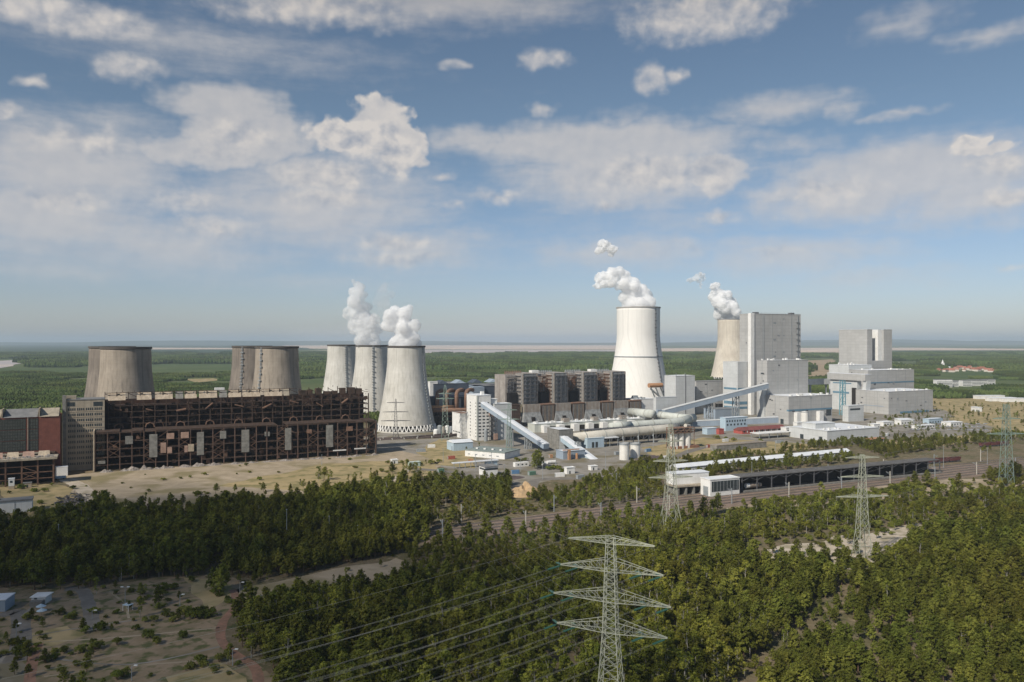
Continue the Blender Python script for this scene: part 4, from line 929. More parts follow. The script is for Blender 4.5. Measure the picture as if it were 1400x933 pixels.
# steep conveyor galleries
Y1, Y2 = 782, 720
gallery('steep_conveyor', 'upper steep conveyor bridge with a bright roof, running down from the white office tower', (gx(661, Y1), Y1, zat(556, Y1)), (gx(747, Y2), Y2, zat(613.5, Y2)), 7.2, 4.2, M_bluey, M_roofl)
gallery('steep_conveyor', 'lower steep conveyor bridge with a bright roof, ending at the scrub edge', (gx(771, 722), 722, zat(603, 722)), (gx(815, 672), 672, zat(636.5, 672)), 7.0, 4.0, M_ltblue, M_roofl)
trestle(697, 755, 5, 24, M_steel, 'grey trestle under the upper steep conveyor beside the pale block'); trestle(722, 738, 5, 14, M_steel, 'grey trestle under the lower end of the upper steep conveyor'); trestle(790, 702, 4, 11, M_steel, 'short grey trestle under the lower steep conveyor')
b = Bld('transfer_station', 'square grey transfer building with a white roof between the two steep conveyors', 'industrial hall', 764, Y=722)
ht_ = b.H(588); b.hall(0, 0, b.L(783.6), b.D(748), ht_, M_greyp, M_roofl); b.box('white_panel', M_grey2, .5, -.12, 2, 6.5, -.003, ht_-5)
b = Bld('low_workshop', 'low building with a dark side and white roof before the transfer building', 'building', 770, Y=672)
b.hall(0, 0, b.L(800), 12, 6.5, M_bluey, M_roofl); b.box('orange_frame', M_orange, 3, -4, 0, 5, -2, 8); b.box('orange_frame', M_orange, 11, -4, 0, 12, -2, 5); b.box('crane_beam', M_orange, -2, -3.6, 8.01, 14, -2.6, 8.8)
b = Bld('blue_shed', 'light blue shed with two dark doors behind the lower steep conveyor', 'building', 803, Y=742)
b.hall(0, 0, b.L(826), 11, 9, M_ltblue, M_roofl)
for x in (5, 9): b.box('door', M_glass, x, -.1, .3, x+2.6, -.003, 5.4)
b.box('canopy', M_roofl, b.L(826)+.05, 0, 8, b.L(846), 10, 8.8)
for x in (b.L(834), b.L(845)): b.box('post', M_steel, x, .4, 0, x+.4, .8, 7.99)

# big pale pipes
def pipe(label, pts, r, m, group='fat flue pipes on stilts', legs=True, leg_step=16, mleg=M_steel):
    P_ = [Vector((gx(px, Y), Y, zat(py, Y))) for px, py, Y in pts]; c = P_[0].copy(); c.z = 0
    t = thing('flue_pipe', label, 'pipe', tuple(c), 0, group); Q = [p-c for p in P_]; D = []
    for i, q in enumerate(Q):                                     # round the bends
        if 0 < i < len(Q)-1:
            a = (Q[i-1]-q); b = (Q[i+1]-q); k = min(r*1.6, a.length*.4, b.length*.4); a = q+a.normalized()*k; b = q+b.normalized()*k
            for s in range(5): u = s/4; D.append(a*(1-u)**2+q*2*u*(1-u)+b*u*u)
        else: D.append(q)
    MB().tube(D, r, 20).build('pipe', m, t, True)
    mb = MB(); mf = MB()
    for i in range(len(Q)-1):
        L_ = (Q[i+1]-Q[i]).length; n = max(1, int(L_/leg_step)); dr = (Q[i+1]-Q[i]).normalized()
        for k in range(n):
            p = Q[i].lerp(Q[i+1], (k+.5)/n)
            mf.tube([p-dr*.5, p+dr*.5], r*1.07, 20)
            if legs:
                s = Vector((-dr.y, dr.x, 0)).normalized()*r*.8
                for q in (-1, 1): mb.beam(p+s*q-Vector((0,0,r*.6)), Vector((p.x+s.x*q*1.3, p.y+s.y*q*1.3, 0)), .8)
                mb.beam(p+s*1.1-Vector((0,0,r*1.05)), p-s*1.1-Vector((0,0,r*1.05)), 1.0)
    mf.build('flange', mat('flange_grey', (.40,.40,.36)), t)
    if legs: mb.build('leg', mleg, t)
    return t
pipe('long beige flue pipe nearest the silos, running level from the transfer building', [(786,598,745),(838,592.5,765),(900,587,790),(925,585,800)], 4.4, M_pipe2)
pipe('pale grey-green flue pipe with a kink beside the transfer block', [(838,585,815),(880,580.5,835),(925,577.5,852),(948,571,880)], 4.6, M_pipe)
pipe('short pale flue pipe running left from the kink to the transfer block', [(946,572,884),(912,568.5,905),(902,567,915)], 4.2, M_pipe)
pipe('pale flue pipe at the right foot of the old boiler towers', [(862,563,965),(893,566,925)], 5.0, M_pipe)
pipe('low thick pale drum lying over the long low hall', [(834,583.5,812),(862,581,824)], 4.2, M_pipe)
pipe('thin dark pipe run on stilts left of the white office tower', [(511,602,800),(560,600,815),(600,597,822),(625,594,830)], 1.5, mat('dark_pipe', (.08,.06,.055)), leg_step=12)
pipe('second thin dark pipe just above the first beside the cooling tower basin', [(511,600,812),(560,598,828),(625,592,842)], 1.2, mat('dark_pipe', (.08,.06,.055)), leg_step=14)
b = Bld('pipe_rack', 'dark steel rack under the long beige flue pipe', 'pipe rack', 800, Y=776)
lp = b.L(930); mb = MB()
for k in range(16):
    x = k*lp/15
    for y in (0, 8): mb.beam((x, y, 0), (x, y, 13.5), .8)
for z in (6.5, 12.5): mb.box(-1, -1, z, lp+1, 9, z+.7)
for k in range(15): mb.beam((k*lp/15, 0, 0 if k % 2 else 6.5), ((k+1)*lp/15, 0, 6.5 if k % 2 else 0), .35)
mb.build('frame', M_dsteel, b.t); b.box('dark_wall', M_dark, 2, 6, 0, lp, 7.9, 6.4)
for k in range(5): MB().tube([(0, 1+k*1.4, 7.9), (lp, 1+k*1.4, 7.9)], .5, 8).build('pipe', [M_pipe2, M_steel, M_rustp][k % 3], b.t)

# low buildings before the office tower
b = Bld('light_blue_shed', 'light blue corrugated shed with a shallow gable before the white office tower', 'building', 620, 616.5)
l_ = b.L(646.5); d_ = b.D(611); h_ = b.H(605.5); b.box('wall', M_ltblue, 0, 0, 0, l_, d_, h_)
mb = MB(); mb.quadset([(-.5,-.5,h_+.003),(l_+.5,-.5,h_+.003),(l_+.5,d_+.5,h_+.003),(-.5,d_+.5,h_+.003),(-.5,d_/2,h_+2.2),(l_+.5,d_/2,h_+2.2)], [(0,3,2,1),(0,1,5,4),(2,3,4,5),(0,4,3),(1,2,5)]); mb.build('roof', M_roofl, b.t)
b.box('door', M_bluey, -.1, 2, 0, -.003, 5, 4)
b = Bld('canteen_hall', 'long low white building with a grey-green flat roof before the office tower', 'building', 690, 628, th=R(-30))
b.box('wall', M_white, -40, 0, 0, 0, 26, 5.2); b.box('roof', mat('grey_green_roof', (.25,.29,.27), c2=(.20,.235,.22)), -40.4, -.4, 5.203, .4, 26.4, 5.9)
for k in range(4): b.box('roof_vent', M_white, -34+k*8, 8, 5.91, -32+k*8, 10, 6.9)
for k in range(5): b.box('window', M_steel, -37+k*7.2, -.08, 1.8, -34.6+k*7.2, -.003, 2.6)
b = Bld('signal_box', 'small white two-storey box with a dark window strip by the rail yard', 'building', 663, 651)
l_ = b.L(680.5); d_ = b.D(655); b.box('wall', M_white, 0, 0, 0, l_, d_, 6.6); b.box('window_band', M_glass, -.1, -.1, 4.3, l_+.1, d_*.9, 5.6); b.box('roof', M_roofd, -.5, -.5, 6.603, l_+.5, d_+.5, 7.2)
b = Bld('covered_walkway', 'white roofed walkway on posts left of the signal box', 'shelter', 620, 641)
l_ = b.L(682); b.box('roof', M_roofl, 0, 0, 4, l_, 4, 4.6)
for k in range(9): b.box('post', M_steel, .5+k*(l_-1)/8, .4, 0, .9+k*(l_-1)/8, .8, 3.99)
b.box('wall', M_ltblue, l_*.72, 1, 0, l_*.98, 3.5, 3.98)
b = Bld('office_container', 'single white office container by the yard road', 'container', 704.5, 638.5)
l_ = b.L(723); b.box('body', M_white, 0, 0, 0, l_, 4, 3.4)
for k in range(3): b.box('window', M_glass, 2+k*3.6, -.08, 1.2, 3.4+k*3.6, -.003, 2.2)
for k, (px, py) in enumerate(((733, 639), (741, 636), (748, 634.5), (754, 634))):
    p = G(px, py); t = thing('storage_drum', 'white lying tank, %s of four beside the big lone tree' % ['first from the left', 'second', 'third', 'last'][k], 'tank', tuple(p), TH, 'lying white tanks')
    MB().tube([(0, 0, 1.6), (3.6, 0, 1.6)], 1.35, 16).build('drum', M_white, t); MB().box(.4, -1, 0, .8, 1, .7).box(2.8, -1, 0, 3.2, 1, .7).build('saddle', M_steel, t)
for k, (px, py, h, w) in enumerate(((646, 624, 2.8, 6), (560, 638, 3.2, 9), (536, 634, 3, 5), (775, 648, 4.5, 7), (808, 643, 3, 6), (1090, 655, 3.5, 14), (716, 660, .1, .1))[:6]):
    b = Bld('hut', ['tiny white hut with a dark strip before the light blue shed', 'pale green hut at the right end of the sandy yard', 'small white frame hut beside the end of the ruined hall', 'white cube hut at the scrub edge under the transfer building', 'small white hut at the foot of the lower steep conveyor', 'pale hut beside the coal unloading shed'][k], 'hut', px, py)
    b.hall(0, 0, w, 4, h, M_white if k != 1 else mat('pale_green_wall', (.45,.55,.47)), M_roofl)
    b.box('door', M_glass, w*.3, -.08, 0, w*.3+1.1, -.003, 2.1)
def heap(name, label, px, py, rx, ry, h, m, seed, cat='heap', rough=.35, group=None):
    v = []; f = []; n = 30; k_ = 10; p = G(px, py)
    for i in range(k_+1):
        for j in range(n):
            a = 2*math.pi*j/n; rr = i/k_; x = math.cos(a)*rx*rr; y = math.sin(a)*ry*rr
            z = h*max(0, 1-rr**1.3)*(1+rough*mnoise.noise(Vector((x*.25, y*.25, seed)))*2)+(.25*h*rough*mnoise.noise(Vector((x*.9, y*.9, seed+5))) if i < k_ else -.05)
            e = 1+.2*mnoise.noise(Vector((math.cos(a)*1.5, math.sin(a)*1.5, seed))); v.append((x*e, y*e, z))
    for i in range(k_):
        for j in range(n): f.append((i*n+j, i*n+(j+1)%n, (i+1)*n+(j+1)%n, (i+1)*n+j))
    me = bpy.data.meshes.new(name); me.from_pydata(v, [], f); me.update()
    o = new(name, me, m, None, tuple(p), TH); return tag(o, label, cat, group)
heap('sand_heap', 'ochre sand heap at the edge of the scrub below the office tower', 718, 676, 14, 9, 7, M_sandpile, 3)
heap('gravel_heap', 'dark brown gravel heap right of the small white signal box', 692, 654, 15, 7, 2.2, mat('dark_gravel', (.13,.10,.095)), 5)
heap('gravel_heap', 'dark purple-grey gravel heap right of the white silos', 890, 627, 16, 7, 3, mat('dark_gravel', (.13,.10,.095)), 6)
# concrete retaining walls / long bunkers right of the silos
b = Bld('retaining_wall', 'long low grey concrete wall with a concrete deck right of the three silos', 'wall', 980, 617)
b.box('wall', M_greyp, 0, 0, 0, b.L(1048), 9, 5); b.box('deck', M_conc, -.3, -.3, 5.003, b.L(1048), 9.3, 5.6)

CC = {'white': M_white, 'blue': mat('container_blue', (.10,.20,.34)), 'red': mat('container_red', (.36,.10,.07)), 'green': mat('container_green', (.13,.24,.17)), 'grey': M_steel, 'ochre': M_orange}
for px, py, cl_, l_, wh in ((613,628,'red',6,'left of the light blue shed'),(640,632,'ochre',4,'before the light blue shed'),(700,648,'blue',6,'below the single office container'),(724,650,'green',6,'below the big lone tree'),(760,652,'white',7,'under the transfer building'),(790,655,'grey',6,'at the scrub edge below the lower steep conveyor'),
        (842,622,'grey',5,'left of the free-standing white silos'),(884,618,'blue',6,'right of the free-standing white silos'),(908,628,'white',5,'at the left foot of the three silos'),(968,612,'red',6,'right of the three silos'),(990,604,'white',7,'before the red shed'),(1062,606,'grey',8,'left of the workshop building'),(1093,612,'ochre',5,'below the workshop building'),
        (1212,596,'white',6,'right of the workshop building'),(585,612,'white',7,'right of the nearest pale cooling tower'),(570,618,'grey',8,'under the dark pipe run'),(600,646,'green',5,'left of the covered walkway'),(752,626,'ochre',3,'at the foot of the upper steep conveyor')):
    b = Bld('storage_container', '%s storage container %s' % (cl_, wh), 'container', px, py, th=TH+random.Random(px).uniform(-.2,.2), group='storage containers in the plant yard')
    b.box('body', CC[cl_], 0, 0, 0, l_, 2.5, 2.7); b.box('door', M_steel, -.06, .3, .2, -.003, 2.2, 2.5)
M_pole2 = M_steel
for k, (px, py, h, wh) in enumerate(((606,632,11,'left of the light blue shed'),(650,644,12,'above the signal box'),(672,640,12,'behind the covered walkway'),(690,661,13,'by the gravel heap'),(712,645,11,'beside the office container'),(742,655,12,'below the lying white tanks'),(760,640,10,'before the transfer building'),(828,640,13,'left of the silos at the scrub edge'),(893,612,10,'right of the silos by the ochre field'),(940,622,9,'before the three silos'),(1010,612,9,'by the retaining wall'),(1060,616,9,'right of the retaining wall'),(1120,612,10,'below the workshop corner'),(1215,606,10,'beside the parking lot'),(1240,600,10,'at the right part of the parking lot'))):
    p_ = G(px, py); tag(MB().lathe([(.22, 0), (.12, h), (.45, h+.1), (.45, h+.4), (.05, h+.5)], 8).build('yard_lamp', M_lampless if False else M_steel, None, False, tuple(p_)), 'grey yard lamp pole '+wh, 'lamp pole', 'yard lamp poles')

# ---------------------------------------------------------------- the gutted boiler hall
TR = R(25.6)
ruin = Bld('ruined_boiler_hall', 'huge gutted dark rusty boiler hall with open steel bays and hanging panels', 'ruin', 130, 645, th=TR)
RL = ruin.L(513.7); NB = 26; bay = RL/NB; zl = 29.5; zu = 52.5
cmesh = MB().box(-.36, -.45, 0, .36, .45, zl).mesh('column'); cmesh2 = MB().box(-.4, -.4, 0, .4, .4, zu).mesh('upper_column')
M_col = mat('brown_column', (.155,.095,.07), c2=(.07,.048,.037), scale=.3)
for k in range(NB+1):
    new('column', cmesh, M_col, ruin.t, (k*bay, 0, 0))
    o = new('upper_column', cmesh2, M_col if k % 3 else M_rustd, ruin.t, (k*bay, 24, 0))
r_ = random.Random(21)
levels = [4.8, 10.5, 16.5, 22.5, 29.0]; ulev = [33.5, 38.5, 43.2, 48]
for z in levels:
    mb = MB()
    for k in range(NB):
        if r_.random() < .88: mb.beam((k*bay+.46, -.1, z), ((k+1)*bay-.46, -.1, z), .5, .7)
        if r_.random() < (.75 if z > 5 else .3): mb.box(k*bay+.01, .7+r_.random()*3, z-.2, (k+1)*bay-.01, 23.5, z+.2)
    mb.build('floor', M_rustd, ruin.t)
for z in ulev:
    mb = MB()
    for k in range(NB):
        if k*bay < 5: continue
        if r_.random() < .9: mb.beam((k*bay+.41, 23.9, z), ((k+1)*bay-.41, 23.9, z), .4, .6)
        if r_.random() < .8: mb.box(k*bay+.01, 25+r_.random()*2, z-.2, (k+1)*bay-.01, 38.9, z+.2)
    mb.build('floor', M_rustd, ruin.t)
mb = MB()
for k in range(NB):                                                 # roof edge of the low front part, eaten away
    if r_.random() < .9: mb.box(k*bay+.02, -.4+r_.random(), zl+.01, (k+1)*bay-.02, 23.4, zl+.5+r_.random()*.3)
mb.build('lower_roof', M_rustd, ruin.t)
for k in range(NB):                                                 # cross braces
    if k % 3 == 1 or r_.random() < .25:
        mb = MB(); x0, x1 = k*bay+.4, (k+1)*bay-.4
        for z0, z1 in ((11, 16.2), (17, 22.2), (5.1, 10.2))[:2 if k % 2 else 3]:
            mb.beam((x0, -.2, z0), (x1, -.2, z1), .3); mb.beam((x0, -.25, z1), (x1, -.25, z0), .3)
        if r_.random() < .4: mb.beam((x0, -.2, 23), (x1, -.2, 28.6), .3)
        mb.build('brace', M_rust, ruin.t)
M_int = mat('rusty_interior', (.07,.036,.024), c2=(.016,.012,.011), scale=.12, panel=(3.1,2.6,.5))
ruin.box('rear_wall', M_int, 5, 39, 0, RL-.5, 41, zu)
for k in range(0, NB+1, 3): ruin.box('cross_wall', M_int, k*bay-.2+(.4 if k == 0 else 0), 4, 0, k*bay+.2+(.4 if k == 0 else 0), 23.3, zl-.5)
for k in range(NB):                                                 # boiler remains: one heap of machinery per bay
    if k*bay > 5:
        mb = MB()
        for q in range(8):
            x = k*bay+r_.uniform(.6, bay-3); z = r_.uniform(30.5, 50); y = r_.uniform(24.6, 31); w = r_.uniform(1.2, 5.5); h = r_.uniform(.5, 3.4)
            mb.box(x, y, z, x+w*.8, y+r_.uniform(1, 4), min(z+h, zu-.3))
        mb.build('upper_machinery', M_rustd, ruin.t)
    mb = MB()
    for q in range(3):
        x = k*bay+r_.uniform(.6, bay-3.4); z = r_.uniform(1, 25); y = r_.uniform(2, 9); w = r_.uniform(1, 3.4); h = r_.uniform(.6, 3.0)
        mb.box(x, y, z, x+w, y+r_.uniform(1, 4), z+h)
    mb.build('lower_machinery', M_rust, ruin.t)
mb = MB()
for k in range(9):
    x = bay*(1.5+k*2.7); mb.tube([(x, 23.5, 45+r_.uniform(-3,3)), (x+r_.uniform(4,8), 23.2, 45+r_.uniform(-4,4))], r_.uniform(.5,1.0), 10)
    mb.tube([(x, 23.3, 30.2), (x+.6, 23.3, 32.6), (x+3.2, 23.3, 33.8), (x+6, 23.3, 32.4), (x+6.6, 23.3, 30.2)], .55, 8)
mb.build('bent_duct', M_rust, ruin.t)
# standing hoods, hanging cables
mb = MB()
for k in range(70):
    x = r_.uniform(6, RL-1); z = r_.uniform(31, 52); mb.beam((x, 23.4, z), (x+r_.uniform(-1,1), 23.3, z-r_.uniform(2,7)), .16)
    x = r_.uniform(1, RL-1); z = r_.uniform(8, 29); mb.beam((x, -.5, z), (x+r_.uniform(-.6,.6), -.5, z-r_.uniform(2,6)), .14)
mb.build('hanging_cable', M_rust, ruin.t)
def rx(px): return ruin.L(px)
def rz_(py, px): 
    x = rx(px); Yw = ruin.Y+x*math.sin(TR); return zat(py, Yw)
for (a, c, t_, b_, m_) in ((204,215,593.5,625,M_greyp),(269,278.5,590.5,622,M_greyp),(330,340.5,587.5,618,M_greyp),(389.5,398,585,615,M_greyp),(445.5,455,581,611,M_greyp),
        (171,181.5,596,607,M_greyp),(227.5,238,592,600,M_pinkp),(247,258,590.5,599,M_pinkp),(219.5,227,605,619,M_pinkp),(228.5,235,611,619.5,M_pinkp),(252,256.5,609,618,M_pinkp),(257,265,607,617,M_tan),(300.5,309,589,599.5,M_greyp),(134,144,630,634,M_greyp),
        (361.5,364,590,596,M_greyp),(366,368.5,590,596,M_greyp),(419,426,587,592,M_rustp),(473,482,583,589,M_rustp)):
    x0, x1 = rx(a), rx(c); z1, z0 = rz_(t_, a), rz_(b_, a); mb = MB().box(x0, -1.0, z0, x1, -.55, z1)
    mb.build('hanging_panel', m_, ruin.t)
for (a, c, t_, b_) in ((455,473,615,616.5),(484,500,612.5,614)):
    x0, x1 = rx(a), rx(c); ruin.box('white_rail', M_white, x0, -.9, rz_(b_, a), x1, -.6, rz_(t_, a))
# tan upper parapet panels, leaning
M_tanr = mat('tan_roof_panel', (.54,.45,.345), c2=(.36,.295,.22), scale=.35, streak=((.18,.12,.09), .5))
for a, c, m_ in ((142,167,M_tanr),(183,204,M_tanr),(209,234,M_tanr),(238,249,M_greyp),(251,268,M_tanr),(271.5,297,M_tanr),(300,311,M_greyp),(313,331,M_tanr),(333,358,M_tanr),(364,389,M_tanr),(391,399,M_tanb)):
    x0, x1 = rx(a)+2.2, rx(c)+2.2
    mb = MB(); mb.quadset([(x0, 24, zu+.01), (x1, 24, zu+.01), (x1, 27.2, 58.2), (x0, 27.2, 58.4), (x0, 24.6, zu), (x1, 24.6, zu), (x1, 27.9, 58), (x0, 27.9, 58.2)], [(0,1,2,3),(7,6,5,4),(0,4,5,1),(1,5,6,2),(2,6,7,3),(3,7,4,0)])
    mb.build('parapet_panel', m_, ruin.t)
mb = MB()
for k in range(NB-1):
    x = 6+k*bay
    if x < RL*.70 or True:
        mb.beam((x, 26, zu), (x, 26, 58.4+r_.random()*1.2), .5); mb.beam((x, 26.2, 57.8), (x+bay*.95, 26.2, zu+1.5), .45)
        if r_.random() < .6: mb.beam((x+bay*.5, 25.6, 59), (x+bay*.5, 25.6, 60+r_.random()), .4)
for k in range(8): x = RL*.72+k*7.2; mb.box(x, 24.5, zu, x+r_.uniform(4,6.8), 30, 55+r_.random()*3.4)
mb.beam((6, 25.4, 58.5), (RL*.71, 25.4, 58.5), .4)
mb.build('roof_frame', M_rustd, ruin.t)
mb = MB(); 
for k in range(14): z = 30+k*2; mb.beam((RL-3, 24, z), (RL-3+r_.uniform(.5,2.4), 23.5, z), .4)
mb.build('torn_edge', M_rustd, ruin.t)
ruin.box('gable_wall', M_tan, -1.4, -.8, 0, -.46, 24, 31.2); ruin.box('gable_wall', M_rustd, 4.4, 24.5, zl+.6, 4.9, 39, zu)
ruin.box('gable_wall', M_greyp, RL+.5, .4, 0, RL+1.3, 23, zl)
ruin.box('roof_box', M_white, rx(293)+3, 30, 58, rx(307)+3, 33, 60.4)
for k in range(16):
    f = (k+.5+r_.uniform(-.3,.3))/16; x = RL*f; p = Vector((ruin.X+x*math.cos(TR)+4*math.sin(TR), ruin.Y+x*math.sin(TR)-4*math.cos(TR), 0)); ppx, ppy = proj(p.x, p.y)
    big = ppx < 300
    heap('rubble_heap', '%s rubble heap, %s along the foot of the ruined hall' % ('large grey' if big else 'low brown', ['first from the left','second from the left','third from the left','fourth from the left','fifth from the left','sixth from the left','seventh from the left','eighth from the left','ninth from the left','eighth from the right','seventh from the right','fifth from the right','fourth from the right','third from the right','second from the right','last at the right end'][k] if k != 10 else 'sixth from the right'),
         ppx, ppy, r_.uniform(5, 8), r_.uniform(2, 3.4), r_.uniform(1.6, 2.8) if big else r_.uniform(.8, 1.4), M_rubble, 100+k, 'rubble', .9, 'rubble heaps along the ruined hall')

# tan slab block and red brick hall at the left
b = Bld('tan_slab_block', 'tall tan office slab with window rows, between the red hall and the ruined hall', 'office building', 87, Y=612)
lb_ = b.L(143); db_ = 20; hb_ = b.H(547.5)
b.box('wall', M_tanb, 0, 0, 0, lb_, db_, hb_); b.box('roof', M_roofd, -.3, -.3, hb_+.003, lb_+.3, db_+.3, hb_+.7); b.box('stair_tower', M_greyp, -.9, -1.1, 0, 1.6, 1.8, hb_+4)
nw = 0
for i in range(11):
    z = hb_-8-i*4.2
    if z < 4: continue
    for j in range(4):
        x0 = 3.0+j*(lb_-4)/4; mb = MB()
        for q in range(4): mb.box(x0+q*(lb_-6)/16, -.1, z, x0+(q+.62)*(lb_-6)/16, -.003, z+1.9)
        mb.build('window_row', M_glass, b.wall)
    b.box('ledge', M_tan, 2.6, -.25, z-.9, lb_, -.003, z-.6)
b.box('roof_cabin', M_tanb, 1, 3, hb_+.71, lb_*.3, 10, hb_+3.2); b.box('door', M_glass, 2.4, -.12, hb_-4.6, 7.6, -.003, hb_-1.5); b.box('window', M_glass, lb_*.72, -.12, hb_-5, lb_*.95, -.003, hb_-1.6)
b = Bld('red_brick_hall', 'dark red brick hall with tall blackened windows at the left edge', 'industrial hall', 82, Y=597)
hr_ = b.H(568.5); LL = -78
b.box('wall', M_brick, LL, 0, 0, 0, 30, hr_)
for x0, x1 in ((-6.5-13.5, -6.5-7.5+.0), (-39, -21.8), (-51, -44.5), (-70,-56)):
    for q in range(3):
        z1 = hr_-1.2-q*8.0; b.box('window', mat('sooty_glass', (.045,.05,.045), c2=(.10,.105,.09), scale=.9, rough=.4, panel=(1.6,2.2,.55,.25)), x0, -.15, z1-7.6, x1, -.003, z1)
for x in (-41.4, -42.9, -19.9+ -1.0): b.box('pilaster', M_tanb, x, -.5, hr_-24, x+.5, -.003, hr_)
mb = MB(); rs = ((-13, -.8), (-36, -14.5), (-52, -38), (-76, -54))
for k, (x0, x1) in enumerate(rs):
    mb = MB(); mb.quadset([(x0, -.6, hr_+.01), (x1, -.6, hr_+.01), (x1, 14, hr_+5.4), (x0, 14, hr_+5.4), (x0, 26, hr_+.01), (x1, 26, hr_+.01)], [(0,1,2,3),(3,2,5,4),(0,3,4),(1,5,2)])
    mb.build('roof', [M_tanb, M_roofd, M_tanb, M_roofd][k], b.t)
for x in (-37.2, -13.8, -53): b.box('roof_wall', M_tan, x, 0, hr_+.003, x+.6, 15, hr_+6.2)
b.box('lower_wing', M_rustd, LL, -9, 0, -3, -.01, hr_-26); b.box('lower_wing', M_tanb, LL, -11, hr_-26.0, -6, -9.2, hr_-25)
b = Bld('coal_bunker_ruin', 'small rusty open steel structure with a littered tan roof at the left edge', 'ruin', 73, 661)
hx = 17.5; LL = -48; mb = MB()
for x in (0, -9.5, -19, -28.5, -38, -48):
    for y in (0, 13): MB().box(x-.5, y-.5, 0, x+.5, y+.5, hx).build('column', M_rust, b.t)
for z in (4.5, 8.8, 13.2):
    mb.beam((0, -.1, z), (LL, -.1, z), .5, .6); mb.beam((0, 0, z), (0, 13, z), .5)
mb.build('beam', M_rust, b.t); mb = MB(); mb.beam((-19, -.3, 4.5), (-9.5, -.3, 8.8), .4); mb.beam((-19, -.3, 13), (-9.5, -.3, 8.9), .4); mb.beam((-9.5,-.3,4.5),(-19,-.3,8.8), .4); mb.build('brace', M_rust, b.t)
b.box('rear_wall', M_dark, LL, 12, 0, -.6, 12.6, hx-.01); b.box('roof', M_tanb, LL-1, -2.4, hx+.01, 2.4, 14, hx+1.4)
r2 = random.Random(4); mb = MB()
for k in range(70): x = r2.uniform(LL, 1); y = r2.uniform(-2, 5); s = r2.uniform(.4, 1.3); mb.box(x, y, hx+1.41, x+s, y+s, hx+1.45+s*r2.uniform(.4,1.3))
mb.build('roof_litter', mat('grey_litter', (.40,.37,.34), c2=(.26,.24,.22), scale=.8), b.t)
for k in range(5): mb = MB(); x = -6-k*9.4; mb.quadset([(x-3.8,5.2,hx+1.42),(x+3.6,5.2,hx+1.42),(x+3.2,9,hx+5),(x-3.4,9,hx+5),(x-3.4,10,hx+1.42),(x+3.2,10,hx+1.42)], [(0,1,2,3),(3,2,5,4),(0,3,4),(1,5,2)]); mb.build('roof_panel', M_pinkp if k % 2 else M_tan, b.t)
b = Bld('storage_container', 'pale grey freight container standing before the tan slab', 'container', 92.5, 650)
b.box('body', M_white, -11.5, 0, 0, 0, 5, 6.6); b.box('roof', M_roofl, -11.6, -.1, 6.603, .1, 5.1, 6.9); b.box('door', M_steel, .003, .6, .5, .12, 4.4, 6)
b = Bld('flat_trailer', 'low pale covered trailer in front of the grey container', 'trailer', 90, 655)
b.box('cover', M_ltblue, -7, 0, .9, 0, 2.6, 2.4)
for x in (-6, -1.6): MB().tube([(x, -.05, .5), (x, 2.6, .5)], .5, 12).build('wheel', M_dark, b.t)
b = Bld('white_hut', 'small upright white hut before the rusty steel structure', 'hut', 19.5, 668.5)
b.box('wall', M_white, -3.4, 0, 2.2, 0, 3, 7.0); b.box('base', M_tan, -3.4, .1, 0, 0, 3, 2.19); b.box('roof', M_roofl, -3.6, -.2, 7.003, .2, 3.2, 7.3); b.box('window', M_glass, -2.6, -.08, 4.4, -1, -.003, 5.8)
b = Bld('small_shed', 'little tan shed right of the upright white hut', 'hut', 43, 666)
b.box('wall', M_tan, -5, 0, 0, 0, 3, 3); b.box('roof', M_roofd, -5.2, -.2, 3.003, .2, 3.2, 3.4); b.box('door', M_glass, -3, -.06, 0, -2, -.003, 2)
b = Bld('garage_row', 'long white garage row with a grey roof at the left edge', 'garage', 43.5, 699)
hg = b.H(683.5); b.box('wall', M_white, -46, 0, 0, 0, 9, hg); b.box('roof', M_roofd, -46.4, -.4, hg+.003, .4, 9.4, hg+.9)
for k in range(5): b.box('joint', M_steel, -8.6-k*8.5, -.15, 0, -8.3-k*8.5, -.003, hg-.2)
pipe('rusty pipe bridge running across the left edge below the garages', [(-60,700,505),(44,703,500),(62,706.5,492),(112,704,505)], .8, M_rust, leg_step=9)
t = Bld('scrap_hopper', 'tangled grey metal scrap hopper on legs right of the white garages', 'scrap', 88, 705); mb = MB(); r2 = random.Random(9)
for k in range(60): p = Vector((r2.uniform(-1, 11), r2.uniform(0, 9), r2.uniform(5, 11))); mb.beam(p, p+Vector((r2.uniform(-4,4), r2.uniform(-4,4), r2.uniform(-2,2))), r2.uniform(.2,.9))
mb.build('scrap', M_rubble, t.t); mb = MB()
for x, y in ((0,0),(9,0),(0,8),(9,8)): mb.beam((x,y,0),(x,y,6),.7)
mb.build('leg', M_steel, t.t); t.box('plate', M_rust, 6, -3, 0, 12, -1, 5)
b = Bld('sunken_shed', 'low shed with a white side half hidden by the wood below the scrap hopper', 'hut', 98, 724)
b.box('wall', M_white, 0, 0, 0, 10, 5, 4); b.box('roof', M_rustp, -10, -.4, 4.003, 11, 6, 4.6); b.box('wall', M_rustd, -9.5, .2, 0, -.003, 5, 4)

